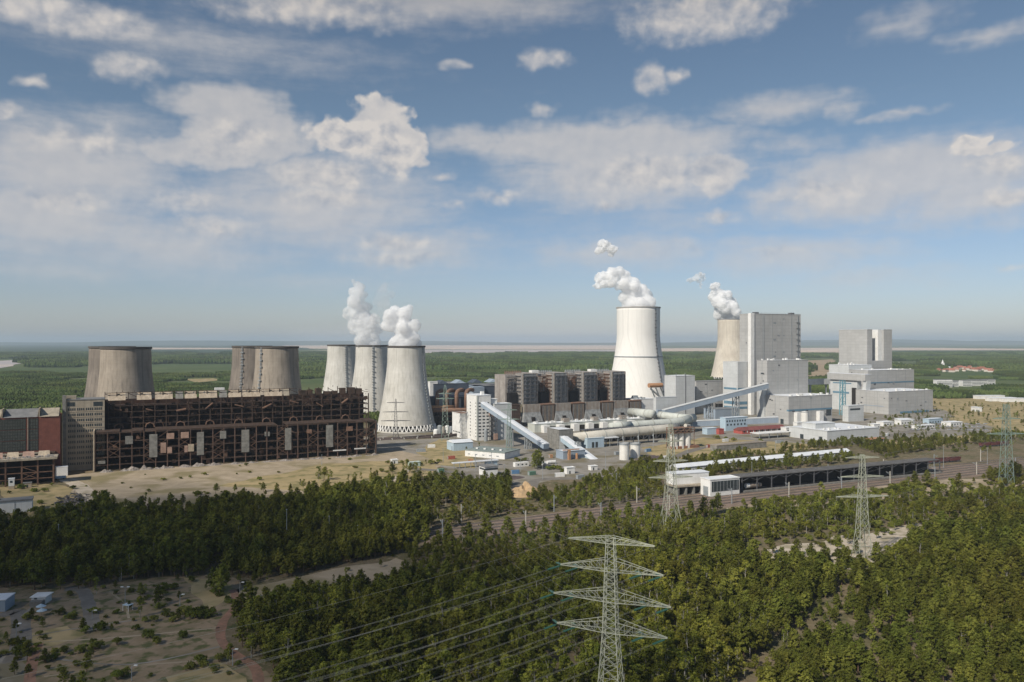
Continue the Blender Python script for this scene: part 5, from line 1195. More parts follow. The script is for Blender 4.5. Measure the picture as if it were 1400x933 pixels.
# near clearing: shed, shelters, lamps
b = Bld('site_hut', 'white roofed hut by the road in the near left clearing', 'hut', 43, 826.5, th=R(5))
b.box('wall', M_white, 0, 0, 0, 5, 5, 2.7); b.box('roof', M_white, -.5, -.5, 2.703, 5.5, 5.5, 3.0); b.box('porch', M_greyp, .4, -2.4, 0, 4.8, -.003, 1.9); b.box('window', M_glass, 1, -.06, 2.0, 2, -.003, 2.5)
for k, (px, py) in enumerate(((56, 836), (57, 842))):
    p = G(px, py); t = thing('parasol', '%s pale blue parasol below the white roofed hut' % ['rear', 'front'][k], 'parasol', tuple(p), 0, 'pale blue parasols by the white hut')
    MB().lathe([(1.8, 2.0), (.05, 2.9)], 8).build('canopy', M_ltblue, t); MB().lathe([(.05, 0), (.05, 2.0)], 6).build('pole', M_steel, t)
b = Bld('grey_wall_block', 'blue-grey wall corner of a building at the left edge of the clearing', 'building', 7, 836, th=R(100))
b.box('wall', M_bluey, 0, 0, 0, 8, 9, 4.2); b.box('roof', M_roofl, -.2, -.2, 4.203, 8.2, 9.2, 4.5)
b = Bld('car_port', 'small blue roofed shelter beside the double lamp in the near clearing', 'shelter', 167, 835, th=R(-20))
b.box('roof', M_ltblue, 0, 0, 2.1, 3, 2.4, 2.3)
for x in (.1, 2.7):
    for y in (.1, 2.1): b.box('post', M_white, x, y, 0, x+.15, y+.15, 2.09)
M_lamp = mat('lamp_head_white', (.75,.75,.72))
def lamp(px, py, h, label, double=False, group='street lamps'):
    p = G(px, py); t = thing('street_lamp', label, 'street lamp', tuple(p), 0, group)
    MB().lathe([(.14, 0), (.08, h)], 8).build('pole', M_steel, t)
    for s in ((-1, 1) if double else (1,)):
        mb = MB(); mb.beam((0, 0, h-.1), (s*1.1, 0, h+.05), .12); ar_ = mb.build('arm', M_steel, t); MB().box(min(s*.7, s*1.7), -.25, h+.01, max(s*.7, s*1.7), .25, h+.28).build('lamp_head', M_lamp, ar_)
for k, (px, py, h, d) in enumerate(((171, 826, 6.5, 1), (22, 873, 5, 0), (318, 910, 5, 0), (180, 931, 4.5, 0), (246, 833, 5.5, 0), (328, 810, 4, 0), (126, 846, 3, 0))):
    lamp(px, py, h, ['double-headed white street lamp behind the blue shelter', 'single lamp beside the road at the left edge of the clearing', 'single lamp beside the bend of the red track', 'single lamp at the bottom edge left of the red track', 'bare thin lamp post left of the dark bush in the clearing', 'small lamp at the top of the red track', 'short lamp below the end of the grey path'][k], d)

# ---------------------------------------------------------------- railway, sheds, wagons
def line_pt(f, off=0.0):
    a = G(575, 738); b_ = G(1460, 633); d = b_-a; n = Vector((-d.y, d.x, 0)).normalized(); return a+d*f+n*off
rail_dir = (line_pt(1)-line_pt(0)).normalized(); rail_ang = math.atan2(rail_dir.y, rail_dir.x)
M_sleep = mat('track_brown', (.10,.075,.065), c2=(.15,.115,.095), scale=.5, rough=.95)
M_rail = mat('rail_steel', (.36,.32,.29), c2=(.28,.24,.21), metal=.5, rough=.45)
for k in range(6):
    off = 2+k*6.2; mb = MB(); a = line_pt(0 if k < 4 else .22, off); b_ = line_pt(1, off+(k-2)*1.2); n = Vector((-rail_dir.y, rail_dir.x, 0))
    mb.quadset([a-n*1.35+Vector((0,0,.03)), b_-n*1.35+Vector((0,0,.03)), b_+n*1.35+Vector((0,0,.03)), a+n*1.35+Vector((0,0,.03))], [(0,1,2,3)])
    mb.m = 1
    for s in (-.72, .72): mb.beam(a+n*s+Vector((0,0,.14)), b_+n*s+Vector((0,0,.14)), .16, .2)
    tag(mb.build('railway_track', [M_sleep, M_rail]), kind='structure')
def catenary(p, h, k, side, label):
    t = thing('catenary_mast', label, 'mast', tuple(p), rail_ang, 'catenary masts along the railway')
    mb = MB(); mb.beam((0,0,0), (0,0,h), .42); mb.build('mast', M_pipe2 if k % 2 else M_steel, t)
    mb = MB(); mb.beam((0,0,h-1.2), (0,-side*3.4,h-.8), .14); mb.beam((0,0,h-2.6), (0,-side*3.2,h-1.1), .12); mb.build('bracket', M_steel, t)
ords = ['first','second','third','fourth','fifth','sixth','seventh','eighth','ninth','tenth','eleventh','twelfth','thirteenth','fourteenth']
for k in range(12):
    f = .02+k*.085; catenary(line_pt(f, -1.6), 9.5, k, -1, 'pale catenary mast on the near side of the tracks, %s from the left' % ords[k])
for k in range(9):
    f = .06+k*.105; catenary(line_pt(f, 27 if k < 3 else 37), 10, k+1, 1, 'pale catenary mast on the far side of the tracks, %s from the left' % ords[k])
for k, (px, py, h) in enumerate(((392, 748, 18), (450, 733, 10), (489, 738, 7), (843, 668, 10), (1028, 655, 12), (1290, 640, 17), (1350, 635, 13), (1385, 655, 11), (80, 752, 12), (440, 636, 8))):
    p = G(px, py); tag(MB().lathe([(.2, 0), (.11, h), (.3, h+.1), (.3, h+.5), (.05, h+.55)], 8).build('light_pole', M_steel, None, False, tuple(p)), ['tall thin light pole standing out of the wood left of the rail gap','light pole in the wood just left of the railway gap','short pole in the wood before the railway','light pole at the scrub edge below the white silos','thin pole before the tree row behind the coal shed','tall thin light pole right of the coal shed','thin light pole at the right end of the rail yard','short light pole near the right edge pylon','thin pole in the dark wood at the left','low pole on the sandy yard before the ruin'][k], 'pole', 'thin light poles')
coal = Bld('unloading_shed', 'very long dark open-sided coal unloading shed with a grey roof beside the tracks', 'shed', 1014, 672.5, th=R(24.2))
cl = coal.L(1284); ch = 9.6; coal.box('roof', mat('shed_roof', (.15,.145,.14), c2=(.09,.085,.08), scale=.25, panel=(6,30,.35)), -7, -1.0, ch, cl, 11, ch+.45)
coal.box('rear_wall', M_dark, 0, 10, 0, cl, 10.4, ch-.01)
n = int(cl/12)
pm = MB().box(-.3, -.3, 0, .3, .3, ch-.01).mesh('post')
for k in range(n+1): new('post', pm, M_dsteel, coal.t, (k*cl/n, -.4, 0))
mb = MB()
for k in range(n): mb.beam((k*cl/n, -.5, ch-2.4), ((k+.5)*cl/n, -.5, ch-.3), .3); mb.beam(((k+1)*cl/n, -.5, ch-2.4), ((k+.5)*cl/n, -.5, ch-.3), .3)
mb.build('roof_truss', M_dsteel, coal.t); coal.box('platform', M_greyp, 0, -2.6, 0, cl, -.8, 1.1)
for k in range(4): MB().tube([(6+k*3.2, 3, 3.2), (8.6+k*3.2, 3, 3.2)], 1.6, 14).build('rotary_drum', M_white if k == 0 else M_hop, coal.t)
b = Bld('white_engine_shed', 'white hall with a dark glazed side beside the tracks, nearer and right of two', 'industrial hall', 971, 679, th=R(24.2))
le = b.L(1011); de = b.D(958); he = b.H(656.5); b.hall(0, 0, le, de, he, M_white, M_roofl)
b.box('window_band', M_glass, 1.2, -.14, he*.28, le-.6, -.003, he-1.0)
for k in range(8): b.box('mullion', M_steel, 1.2+(k+.5)*(le-2)/8, -.26, he*.28, 1.4+(k+.5)*(le-2)/8, -.143, he-1.0)
b.box('door', M_steel, -.12, 2, 0, -.003, 7, 6)
b = Bld('white_raised_hall', 'white windowless hall raised on dark concrete piers, farther and left of two', 'industrial hall', 921, 676, th=R(20))
lw = b.L(969); b.box('wall', M_white, 0, 0, 6.3, lw, 9, b.H(648.5)); b.box('roof', M_roofl, -.3, -.3, b.H(648.5)+.003, lw+.3, 9.3, b.H(648.5)+.5); b.box('deck', M_tanb, -1, -4, 5.2, lw+3, 9.5, 6.29)
for k in range(5): b.box('pier', M_greyp, 1+k*(lw-2)/4.2, -3.4, 0, 2.2+k*(lw-2)/4.2, 9, 5.19)
b.box('rear_wall', M_dark, 0, 9.01, 0, lw, 9.3, 5.19)
b = Bld('long_white_shed', 'extremely long low white roofed shed behind a row of dark pines', 'shed', 926, 647, th=R(28))
ls = b.L(1163); b.box('wall', M_grey2, 0, 0, 0, ls, 9, 4.2); mb = MB(); mb.quadset([(-.4,-.6,4.2),(ls+.4,-.6,4.2),(ls+.4,9.6,4.2),(-.4,9.6,4.2),(-.4,4.5,6.4),(ls+.4,4.5,6.4)], [(0,3,2,1),(0,1,5,4),(2,3,4,5),(0,4,3),(1,2,5)]); mb.build('roof', M_roofl, b.t)
for k in range(22): b.box('wall_rib', M_steel, k*ls/22, -.2, 0, k*ls/22+.3, -.003, 4.1)
def wagon_proto():
    t = thing('freight_wagon', '', 'wagon', (0,0,0), 0, 'freight wagons behind the coal shed')
    MB().quadset([(-5.5,-1.3,1.4),(5.5,-1.3,1.4),(5.5,1.3,1.4),(-5.5,1.3,1.4),(-6.2,-1.55,4.1),(6.2,-1.55,4.1),(6.2,1.55,4.1),(-6.2,1.55,4.1)], [(0,3,2,1),(0,1,5,4),(1,2,6,5),(2,3,7,6),(3,0,4,7)]).build('hopper', mat('wagon_red', (.16,.055,.05), c2=(.10,.04,.04)), t)
    MB().box(-5.9, -1.2, 1.0, 5.9, 1.2, 1.39).build('underframe', M_dsteel, t); MB().box(-5.6, -1.4, 3.6, 5.6, 1.4, 3.9).build('coal_load', mat('coal_black', (.02,.018,.017)), t)
    for x in (-4.4, -3.0, 3.0, 4.4): MB().tube([(x, -1.1, .55), (x, 1.1, .55)], .5, 10).build('wheelset', M_dsteel, t)
    return t
wp = wagon_proto(); wa = G(1186, 641); wb = G(1302, 631.5); wd = (wb-wa).normalized()
for k in range(8):
    o = wp if k == 0 else copy_tree(wp); o.location = wa+wd*(13.2*k+3); o.rotation_euler = (0,0,math.atan2(wd.y, wd.x)); o['label'] = 'dark red open freight wagon, %s from the left of the train behind the coal shed' % ords[k]
for k in range(3):
    o = copy_tree(wp); p = G(1352, 610.5); o.location = p+wd*(13.2*k-6); o.rotation_euler = (0,0,math.atan2(wd.y, wd.x)); o['label'] = 'dark freight wagon, %s of three near the right edge beyond the bushes' % ['left', 'middle', 'right'][k]; o['group'] = 'freight wagons at the right edge'

# ---------------------------------------------------------------- pylons and power lines
def pylon(label, X, Y, rz, H, prof, arms, th, m, step=2.1):
    """prof: (z, half width) down the mast; arms: (z, half length, rise)"""
    t = thing('lattice_pylon', label, 'pylon', (X, Y, 0), rz, 'lattice power pylons')
    def hw(z):
        for (z0, w0), (z1, w1) in zip(prof, prof[1:]):
            if z0 <= z <= z1: return w0+(w1-w0)*(z-z0)/(z1-z0)
        return prof[-1][1]
    zs = [0.0]
    while zs[-1] < H-.5: zs.append(min(H, zs[-1]+max(1.8, hw(zs[-1])*step)))
    mb = MB()
    for a, b_ in zip(zs, zs[1:]):
        wa_, wb_ = hw(a), hw(b_)
        for sx, sy in ((-1,-1),(1,-1),(1,1),(-1,1)): mb.beam((sx*wa_, sy*wa_, a), (sx*wb_, sy*wb_, b_), th*1.45)
        for (ax, ay), (bx, by) in (((-1,-1),(1,-1)), ((1,-1),(1,1)), ((1,1),(-1,1)), ((-1,1),(-1,-1))):
            mb.beam((ax*wa_, ay*wa_, a), (bx*wb_, by*wb_, b_), th*.75)
            if wa_ > 1.3: mb.beam((bx*wa_, by*wa_, a), (ax*wb_, ay*wb_, b_), th*.75)
            mb.beam((ax*wb_, ay*wb_, b_), (bx*wb_, by*wb_, b_), th*.6)
    mb.build('mast', m, t)
    for z, hl, rise in arms:
        w = hw(z); mb = MB(); n = 6
        for s in (-1, 1):
            tp = Vector((s*hl, 0, z+.15))
            A0 = [Vector((s*w, sy*w, z)) for sy in (-1, 1)]; A1 = [Vector((s*w, sy*w, z+rise)) for sy in (-1, 1)]
            T = [tp+Vector((0, -.15, 0)), tp+Vector((0, .15, 0))]
            for q in (0, 1):
                mb.beam(A0[q], T[q], th*1.2); mb.beam(A1[q], T[q]+Vector((0,0,.15)), th*1.0)
                for i in range(n):
                    f0, f1 = i/n, (i+1)/n
                    mb.beam(A0[q].lerp(T[q], f0), A1[q].lerp(T[q], f1), th*.6)
                    mb.beam(A0[q].lerp(T[q], f1), A1[q].lerp(T[q], f1), th*.55)
            for i in range(n):
                f0, f1 = i/n, (i+1)/n; mb.beam(A0[i % 2].lerp(T[i % 2], f0), A0[1-i % 2].lerp(T[1-i % 2], f1), th*.6)
                mb.beam(A0[0].lerp(T[0], f1), A0[1].lerp(T[1], f1), th*.5)
        mb.beam((-w, -w, z), (w, -w, z), th*1.2); mb.beam((-w, w, z), (w, w, z), th*1.2)
        mb.build('crossarm', m, t)
    
    return t
PX, PY, PR = 25.3, 204.0, R(-21.8)
P1ARMS = [(48.3, 11.3, 1.6), (41.2, 13.5, 3.0), (33.5, 15.4, 3.0), (25.7, 14.5, 3.0)]
p1 = pylon('big pale lattice pylon with four crossarms in the foreground wood', PX, PY, PR, 50.0, [(0, 4.6), (12, 2.7), (25.7, 1.75), (41, 1.3), (50, .95)], P1ARMS, .13, M_lattice, 1.3)
def insulator_ends():
    """where conductors hang on the near pylon: local x, z"""
    out = [(-11.3, 48.4, True), (11.3, 48.4, True)]
    for z, hl, _ in P1ARMS[1:]:
        for x in (-hl+.3, -hl*.62, hl*.62, hl-.3): out.append((x, z, False))
    return out
d_in = Vector((-69, -43, 0)).normalized(); d_out = Vector((-.23, .97, 0)).normalized()
rot = Matrix.Rotation(PR, 3, 'Z')
def wire_pts(a, b_, sag, n=26): return [a.lerp(b_, i/n)-Vector((0,0,4*sag*(i/n)*(1-i/n))) for i in range(n+1)]
insm = MB()
lineN = 0
for x, z, earth in insulator_ends():
    a = Vector((PX, PY, 0))+rot@Vector((x, 0, z)); 
    for di, L_, sag, nm in ((d_in, 300, 9.0, 'in'), (d_out, 610, 16, 'out')):
        a2 = a+di*(0 if earth else 4.6)-Vector((0,0,0 if earth else .5))
        if not earth:
            mb = MB(); loc_a = rot.transposed()@(a-Vector((PX,PY,0))); loc_b = rot.transposed()@(a2-Vector((PX,PY,0))); d_ = loc_b-loc_a
            s0 = loc_a+d_*.18
            side = Vector((0,0,1)).cross(d_.normalized())*.22
            for s in (-1, 1): mb.tube([s0+side*s, loc_a+d_*.95+side*s], .16, 6)
            mb.beam(loc_a, loc_b, .09)
            mb.build('insulator', M_insul, [c for c in p1.children if c.name.startswith('crossarm')][{41.2:1, 33.5:2, 25.7:3}[z]])
        b2 = a+di*L_
        if nm == 'out': b2.z = z-4
        mb = MB(); base = Vector((0,0,0)); offs = [Vector((0,0,0))] if earth or nm == 'out' else [Vector((-di.y, di.x, 0))*.22, Vector((di.y, -di.x, 0))*.22]
        for of in offs: mb.tube([p-a2+of for p in wire_pts(a2, b2, sag)], .019 if nm == 'in' else .015, 4)
        o = mb.build('power_line', M_wire, None, False, tuple(a2))
        tag(o, ('earth wire from the top crossarm' if earth else 'conductor from the %s crossarm, %s end' % ({41.2:'second', 33.5:'third', 25.7:'lowest'}[z], ('outer left' if x < -10 else 'inner left' if x < 0 else 'outer right' if x > 10 else 'inner right')))+(', %s tip' % ('left' if x < 0 else 'right') if earth else '')+(' running left across the wood' if nm == 'in' else ' running back towards the far pylon'), 'power line', 'conductors of the near pylon')
p2 = pylon('pale lattice pylon with three crossarms left of the white raised hall', gx(917, 420), 420, R(8), 56, [(0, 5.2), (14, 2.9), (56, .8)], [(47, 7, 1.2), (36.6, 9.5, 1.2), (28, 12, 1.2)], .17, M_lattice)
p3 = pylon('greenish lattice pylon standing in the right sand clearing', gx(1179, 361), 361, R(6), 48.5, [(0, 3.6), (14, 2.1), (48.5, .7)], [(47, 8, .9), (38.4, 10.2, .9), (29.4, 12.5, .9)], .14, M_lattice)
p4 = pylon('faint tall lattice pylon at the right edge beyond the tracks', gx(1376, 552), 552, R(4), 56, [(0, 3.4), (56, 1.3)], [(35.5, 14, 1.2), (46, 10, 1.2)], .17, M_green_steel)
gp = M_green_steel
p5 = pylon('slim lattice pylon in front of the nearest pale cooling tower', gx(541, 812), 812, R(5), 41, [(0, 3.0), (12, 1.6), (41, .5)], [(37, 9, .8), (27.5, 13, .8), (18.5, 15, .8)], .2, M_dsteel)
p6 = pylon('green lattice pylon between the cooling tower and the white office tower', gx(608.5, 800), 800, R(5), 56, [(0, 3.8), (52, 1.3), (56, .5)], [(42, 9, 1), (47, 6.5, 1)], .24, gp)
p7 = pylon('slim green lattice pylon in front of the canteen hall', gx(696, 690), 690, R(5), 46, [(0, 2.6), (46, .8)], [(40, 7, 1), (32, 9, 1)], .16, gp)
for k, (a, b_) in enumerate(((p3, p4),)):
    for q, (z, xx) in enumerate(((38, -10), (38, 10), (29, -12), (29, 12), (47, 0))):
        A0 = a.location+Vector((xx, 0, z)); B0 = b_.location+Vector((xx*1.05, 0, z+7)); mb = MB().tube([p-A0 for p in wire_pts(A0, B0, 5)], .03, 4)
        tag(mb.build('power_line', M_wire, None, False, tuple(A0)), 'thin wire between the clearing pylon and the right edge pylon, %s' % ['upper left', 'upper right', 'lower left', 'lower right', 'topmost'][q], 'power line', 'wires of the right-hand line')

# ---------------------------------------------------------------- far houses at the right
M_tile = mat('red_tiles', (.36,.15,.10), c2=(.28,.12,.08), scale=.1); M_house = mat('house_plaster', (.62,.56,.48), c2=(.5,.45,.4), scale=.02)
def house(px, py, w, d, h, rz, label, roof=M_tile, wall=M_house, group='village houses with red roofs'):
    p = G(px, py); t = thing('house', label, 'house', tuple(p), rz, group)
    MB().box(-w/2, -d/2, 0, w/2, d/2, h).build('wall', wall, t)
    MB().quadset([(-w/2-.5,-d/2-.5,h+.01),(w/2+.5,-d/2-.5,h+.01),(w/2+.5,d/2+.5,h+.01),(-w/2-.5,d/2+.5,h+.01),(-w/2-.5,0,h+d*.42),(w/2+.5,0,h+d*.42)], [(0,3,2,1),(0,1,5,4),(2,3,4,5),(0,4,3),(1,2,5)]).build('roof', roof, t)
r2 = random.Random(77)
for k in range(34):
    px = 1281+k*2.4+r2.uniform(-1,1); py = 506.5+r2.uniform(-1.8,2.2)-(abs(k-20) < 8)*1.2
    house(px, py, r2.uniform(11,20), r2.uniform(9,12), r2.uniform(4.5,7), r2.uniform(-.6,.9), 'red roofed village house far right, %s from the left in the row' % (ords[k] if k < 14 else '%dth' % (k+1) if (k+1) not in (21,22,23,31,32,33) else '%d%s' % (k+1, {1:'st',2:'nd',3:'rd'}[(k+1)%10])))
p = G(1289, 505.5); t = thing('church', 'white village church tower rising above the far trees', 'church', tuple(p)); MB().box(-4,-4,0,4,4,24).build('tower', M_white, t); MB().lathe([(5, 24.01), (.1, 36)], 4).build('spire', M_white, t); MB().box(4.1,-5,0,24,5,12).build('nave', M_white, t)
for k, (px, w) in enumerate(((1289, 36), (1301, 26), (1320, 22), (1336, 40), (1352, 22))):
    Y_ = gy(529-k*.6); p = Vector((gx(px, Y_), Y_, 0)); t = thing('apartment_block', 'white long apartment block in the trees right of the halls, %s of five' % ['leftmost','second','third','fourth','rightmost'][k], 'building', tuple(p), R(4), 'white apartment blocks beyond the dry field')
    MB().box(-w/2, -6, 0, w/2, 6, 13+3*(k == 0)).build('wall', M_white, t); MB().box(-w/2-.4, -6.4, 13.01+3*(k == 0), w/2+.4, 6.4, 14+3*(k == 0)).build('roof', M_roofd, t)
    for q in range(4): MB().box(-w/2+1, -6.2, 1.6+q*3.1, w/2-1, -6.01, 2.9+q*3.1).build('window_row', M_glass, t)
for k, (px, py, w, m_) in enumerate(((1352,545,50,M_white),(1368,548,46,M_white),(1385,549,40,M_white),(1380,543,30,M_tile),(1246,501,40,M_house),(1258,501.5,26,M_house),(1228,499.5,16,M_house),(1236,579,16,M_white),(1335,562,8,M_white),(1225,497,30,M_house))):
    Y_ = gy(py); p = Vector((gx(px, Y_), Y_, 0)); t = thing('warehouse', ['long white low warehouse right of the dry field','second long white warehouse right of the dry field','rightmost white low warehouse at the picture edge','red roofed low warehouse behind the white ones','far beige building beyond the right-hand tower','far beige building right of the beige one beyond the tower','small far building beyond the right-hand tower','white low hut beside the parking lot','small white block on the dry field','farthest pale building beyond the right-hand tower'][k], 'building', tuple(p), R(6))
    MB().box(-w/2, -6, 0, w/2, 6, 5.5).build('wall', m_ if m_ != M_tile else M_white, t); MB().box(-w/2-.4, -6.4, 5.51, w/2+.4, 6.4, 6.2).build('roof', M_tile if m_ == M_tile else M_roofl, t)
# parked cars on the gravel lot
def car_proto():
    t = thing('parked_car', '', 'car', (0,0,0), 0, 'cars parked on the gravel lot')
    MB().prism([(-2.1,-.85),(2.1,-.85),(2.1,.85),(-2.1,.85)], .35, .95).build('body', mat('car_paint', (.45,.46,.48), rough=.3, spec=.5), t)
    MB().quadset([(-1.5,-.8,.951),(1.2,-.8,.951),(1.2,.8,.951),(-1.5,.8,.951),(-1.0,-.65,1.5),(.6,-.65,1.5),(.6,.65,1.5),(-1.0,.65,1.5)], [(0,3,2,1),(4,5,6,7),(0,1,5,4),(1,2,6,5),(2,3,7,6),(3,0,4,7)]).build('cabin', M_glass, t)
    for x in (-1.3, 1.3):
        for y in (-.8, .65): MB().tube([(x, y, .34), (x, y+.16, .34)], .34, 10).build('wheel', M_dark, t)
    return t
cp = car_proto(); cpos = []
for row in range(3):
    for k in range(14):
        px = 1240+k*8.2+r2.uniform(-1.5,1.5); py = 579+row*4.2+ (k*.05)
        if r2.random() < .85: cpos.append((px, py))
for k, (px, py) in enumerate(cpos):
    o = cp if k == 0 else copy_tree(cp); o.location = G(px, py); o.rotation_euler = (0,0,TH+R(90)+r2.uniform(-.05,.05)); o['label'] = 'small grey parked car among the rows on the gravel lot at the right'

# ---------------------------------------------------------------- trees
def leaf_mesh(name, pts, nrm, size, seed, k=3, flat=.6, asp=1.5):
    """k leaf-clump triangles around every point"""
    r = np.random.default_rng(seed); n = len(pts)*k; P_ = np.repeat(pts, k, 0)+r.normal(0, size*.45, (n, 3)); Nn = np.repeat(nrm, k, 0)
    d = Nn+r.normal(0, .45, (n, 3)); d /= np.linalg.norm(d, axis=1, keepdims=True)+1e-9
    u = np.cross(d, r.normal(0, 1, (n, 3))); u /= np.linalg.norm(u, axis=1, keepdims=True)+1e-9; w = np.cross(d, u)
    s = size*r.uniform(.55, 1.25, (n, 1)); a = P_+u*s*asp*.7; b = P_-u*s*.5+w*s*.6; c = P_-u*s*.5-w*s*.6
    V = np.stack([a, b, c], 1).reshape(-1, 3); me = bpy.data.meshes.new(name)
    me.vertices.add(n*3); me.vertices.foreach_set('co', V.astype(np.float32).ravel()); me.loops.add(n*3); me.loops.foreach_set('vertex_index', np.arange(n*3, dtype=np.int32))
    me.polygons.add(n); me.polygons.foreach_set('loop_start', np.arange(0, n*3, 3, dtype=np.int32)); me.polygons.foreach_set('loop_total', np.full(n, 3, np.int32)); me.update(calc_edges=True); return me
def tree_meshes(kind, seed):
    """crown and trunk meshes for a tree of unit scale (metres)"""
    r = np.random.default_rng(seed); pts = []; nr = []; mb = MB()
    if kind == 'pine':
        H = 11.0; lean = r.normal(0, .35, 2)
        mb.tube([(0,0,0), (lean[0]*.3, lean[1]*.3, H*.4), (lean[0], lean[1], H*.95)], [.20, .14, .03], 6)
        base = r.uniform(.22, .38); nb = 34
        for i in range(nb):
            f = base+(1-base)*(i/nb)**.9; z = H*f; a = i*2.4+r.uniform(-.5,.5); g = (f-base)/(1-base)
            L_ = (2.9*(1-g)**.62*(.55+.45*min(1, g*5+.3)))*r.uniform(.7, 1.2)+.25; up = .15+.5*g
            cx, cy_ = lean*f; e = np.array([cx+math.cos(a)*L_, cy_+math.sin(a)*L_, z+L_*up]); s = np.array([cx, cy_, z])
            if i % 2 == 0: mb.beam(tuple(s), tuple(s+(e-s)*.8), .07)
            m = max(2, int(L_*3.6))
            for q in range(m):
                t = .28+.72*(q+r.random())/m; p = s+(e-s)*t+r.normal(0, .17, 3)*(1+L_*.3); pts.append(p); v = p-np.array([cx, cy_, z-1.0]); nr.append(v/np.linalg.norm(v))
        for q in range(5): pts.append(np.array([lean[0], lean[1], H*.96])+r.normal(0,.2,3)); nr.append(np.array([0,0,1.]))
        crown = leaf_mesh('pine_crown', np.array(pts), np.array(nr), .38, seed, 8)
    elif kind == 'birch':
        H = 11.5; ncl = 15
        mb.tube([(0,0,0), (r.normal(0,.2), r.normal(0,.2), H*.5), (0,0,H*.9)], [.17, .12, .03], 6)
        for i in range(ncl):
            f = r.uniform(.22, .97); a = r.uniform(0, 6.28); rad = 2.5*math.sin(math.pi*min(.97, max(.06, (f-.12)/.9))**.85)*r.uniform(.25, .9)
            c = np.array([math.cos(a)*rad, math.sin(a)*rad, H*f]); cr = r.uniform(.75, 1.25)
            mb.beam((0,0,H*f*.8), tuple(c), .06)
            for q in range(13):
                d = r.normal(0,1,3); d /= np.linalg.norm(d); d[2] *= 1.25; pts.append(c+d*cr*r.uniform(.6,1.05)); nr.append(d)
        crown = leaf_mesh('birch_crown', np.array(pts), np.array(nr), .31, seed, 8, asp=1.2)
    else:
        H = 2.6
        for i in range(6):
            a = r.uniform(0, 6.28); rad = r.uniform(0, 1.3); c = np.array([math.cos(a)*rad, math.sin(a)*rad, r.uniform(.5, 1.6)]); cr = r.uniform(.6, 1.0)
            mb.beam((0,0,0), tuple(c), .07)
            for q in range(16):
                d = r.normal(0,1,3); d /= np.linalg.norm(d); d[2] = abs(d[2])*1.0-.25; pts.append(c+d*cr*r.uniform(.7,1.05)); nr.append(d)
        crown = leaf_mesh('bush_crown', np.array(pts), np.array(nr), .28, seed, 7, asp=1.2)
    return crown, mb.mesh(kind+'_trunk')
KIND = {'pine': (F_pine, M_trunk, 10), 'birch': (F_birch, M_birchbark, 8), 'bush': (F_bush, M_trunk, 7)}
PROTO = {}
for kd, (mc, mt, n) in KIND.items():
    PROTO[kd] = []
    for i in range(n):
        c, t = tree_meshes(kd, 100*len(kd)+i); c.materials.append(mc); t.materials.append(mt); PROTO[kd].append((c, t))

def inside(poly, x, y):
    c = False; n = len(poly); j = n-1
    for i in range(n):
        xi, yi = poly[i]; xj, yj = poly[j]
        if (yi > y) != (yj > y) and x < (xj-xi)*(y-yi)/(yj-yi)+xi: c = not c
        j = i
    return c
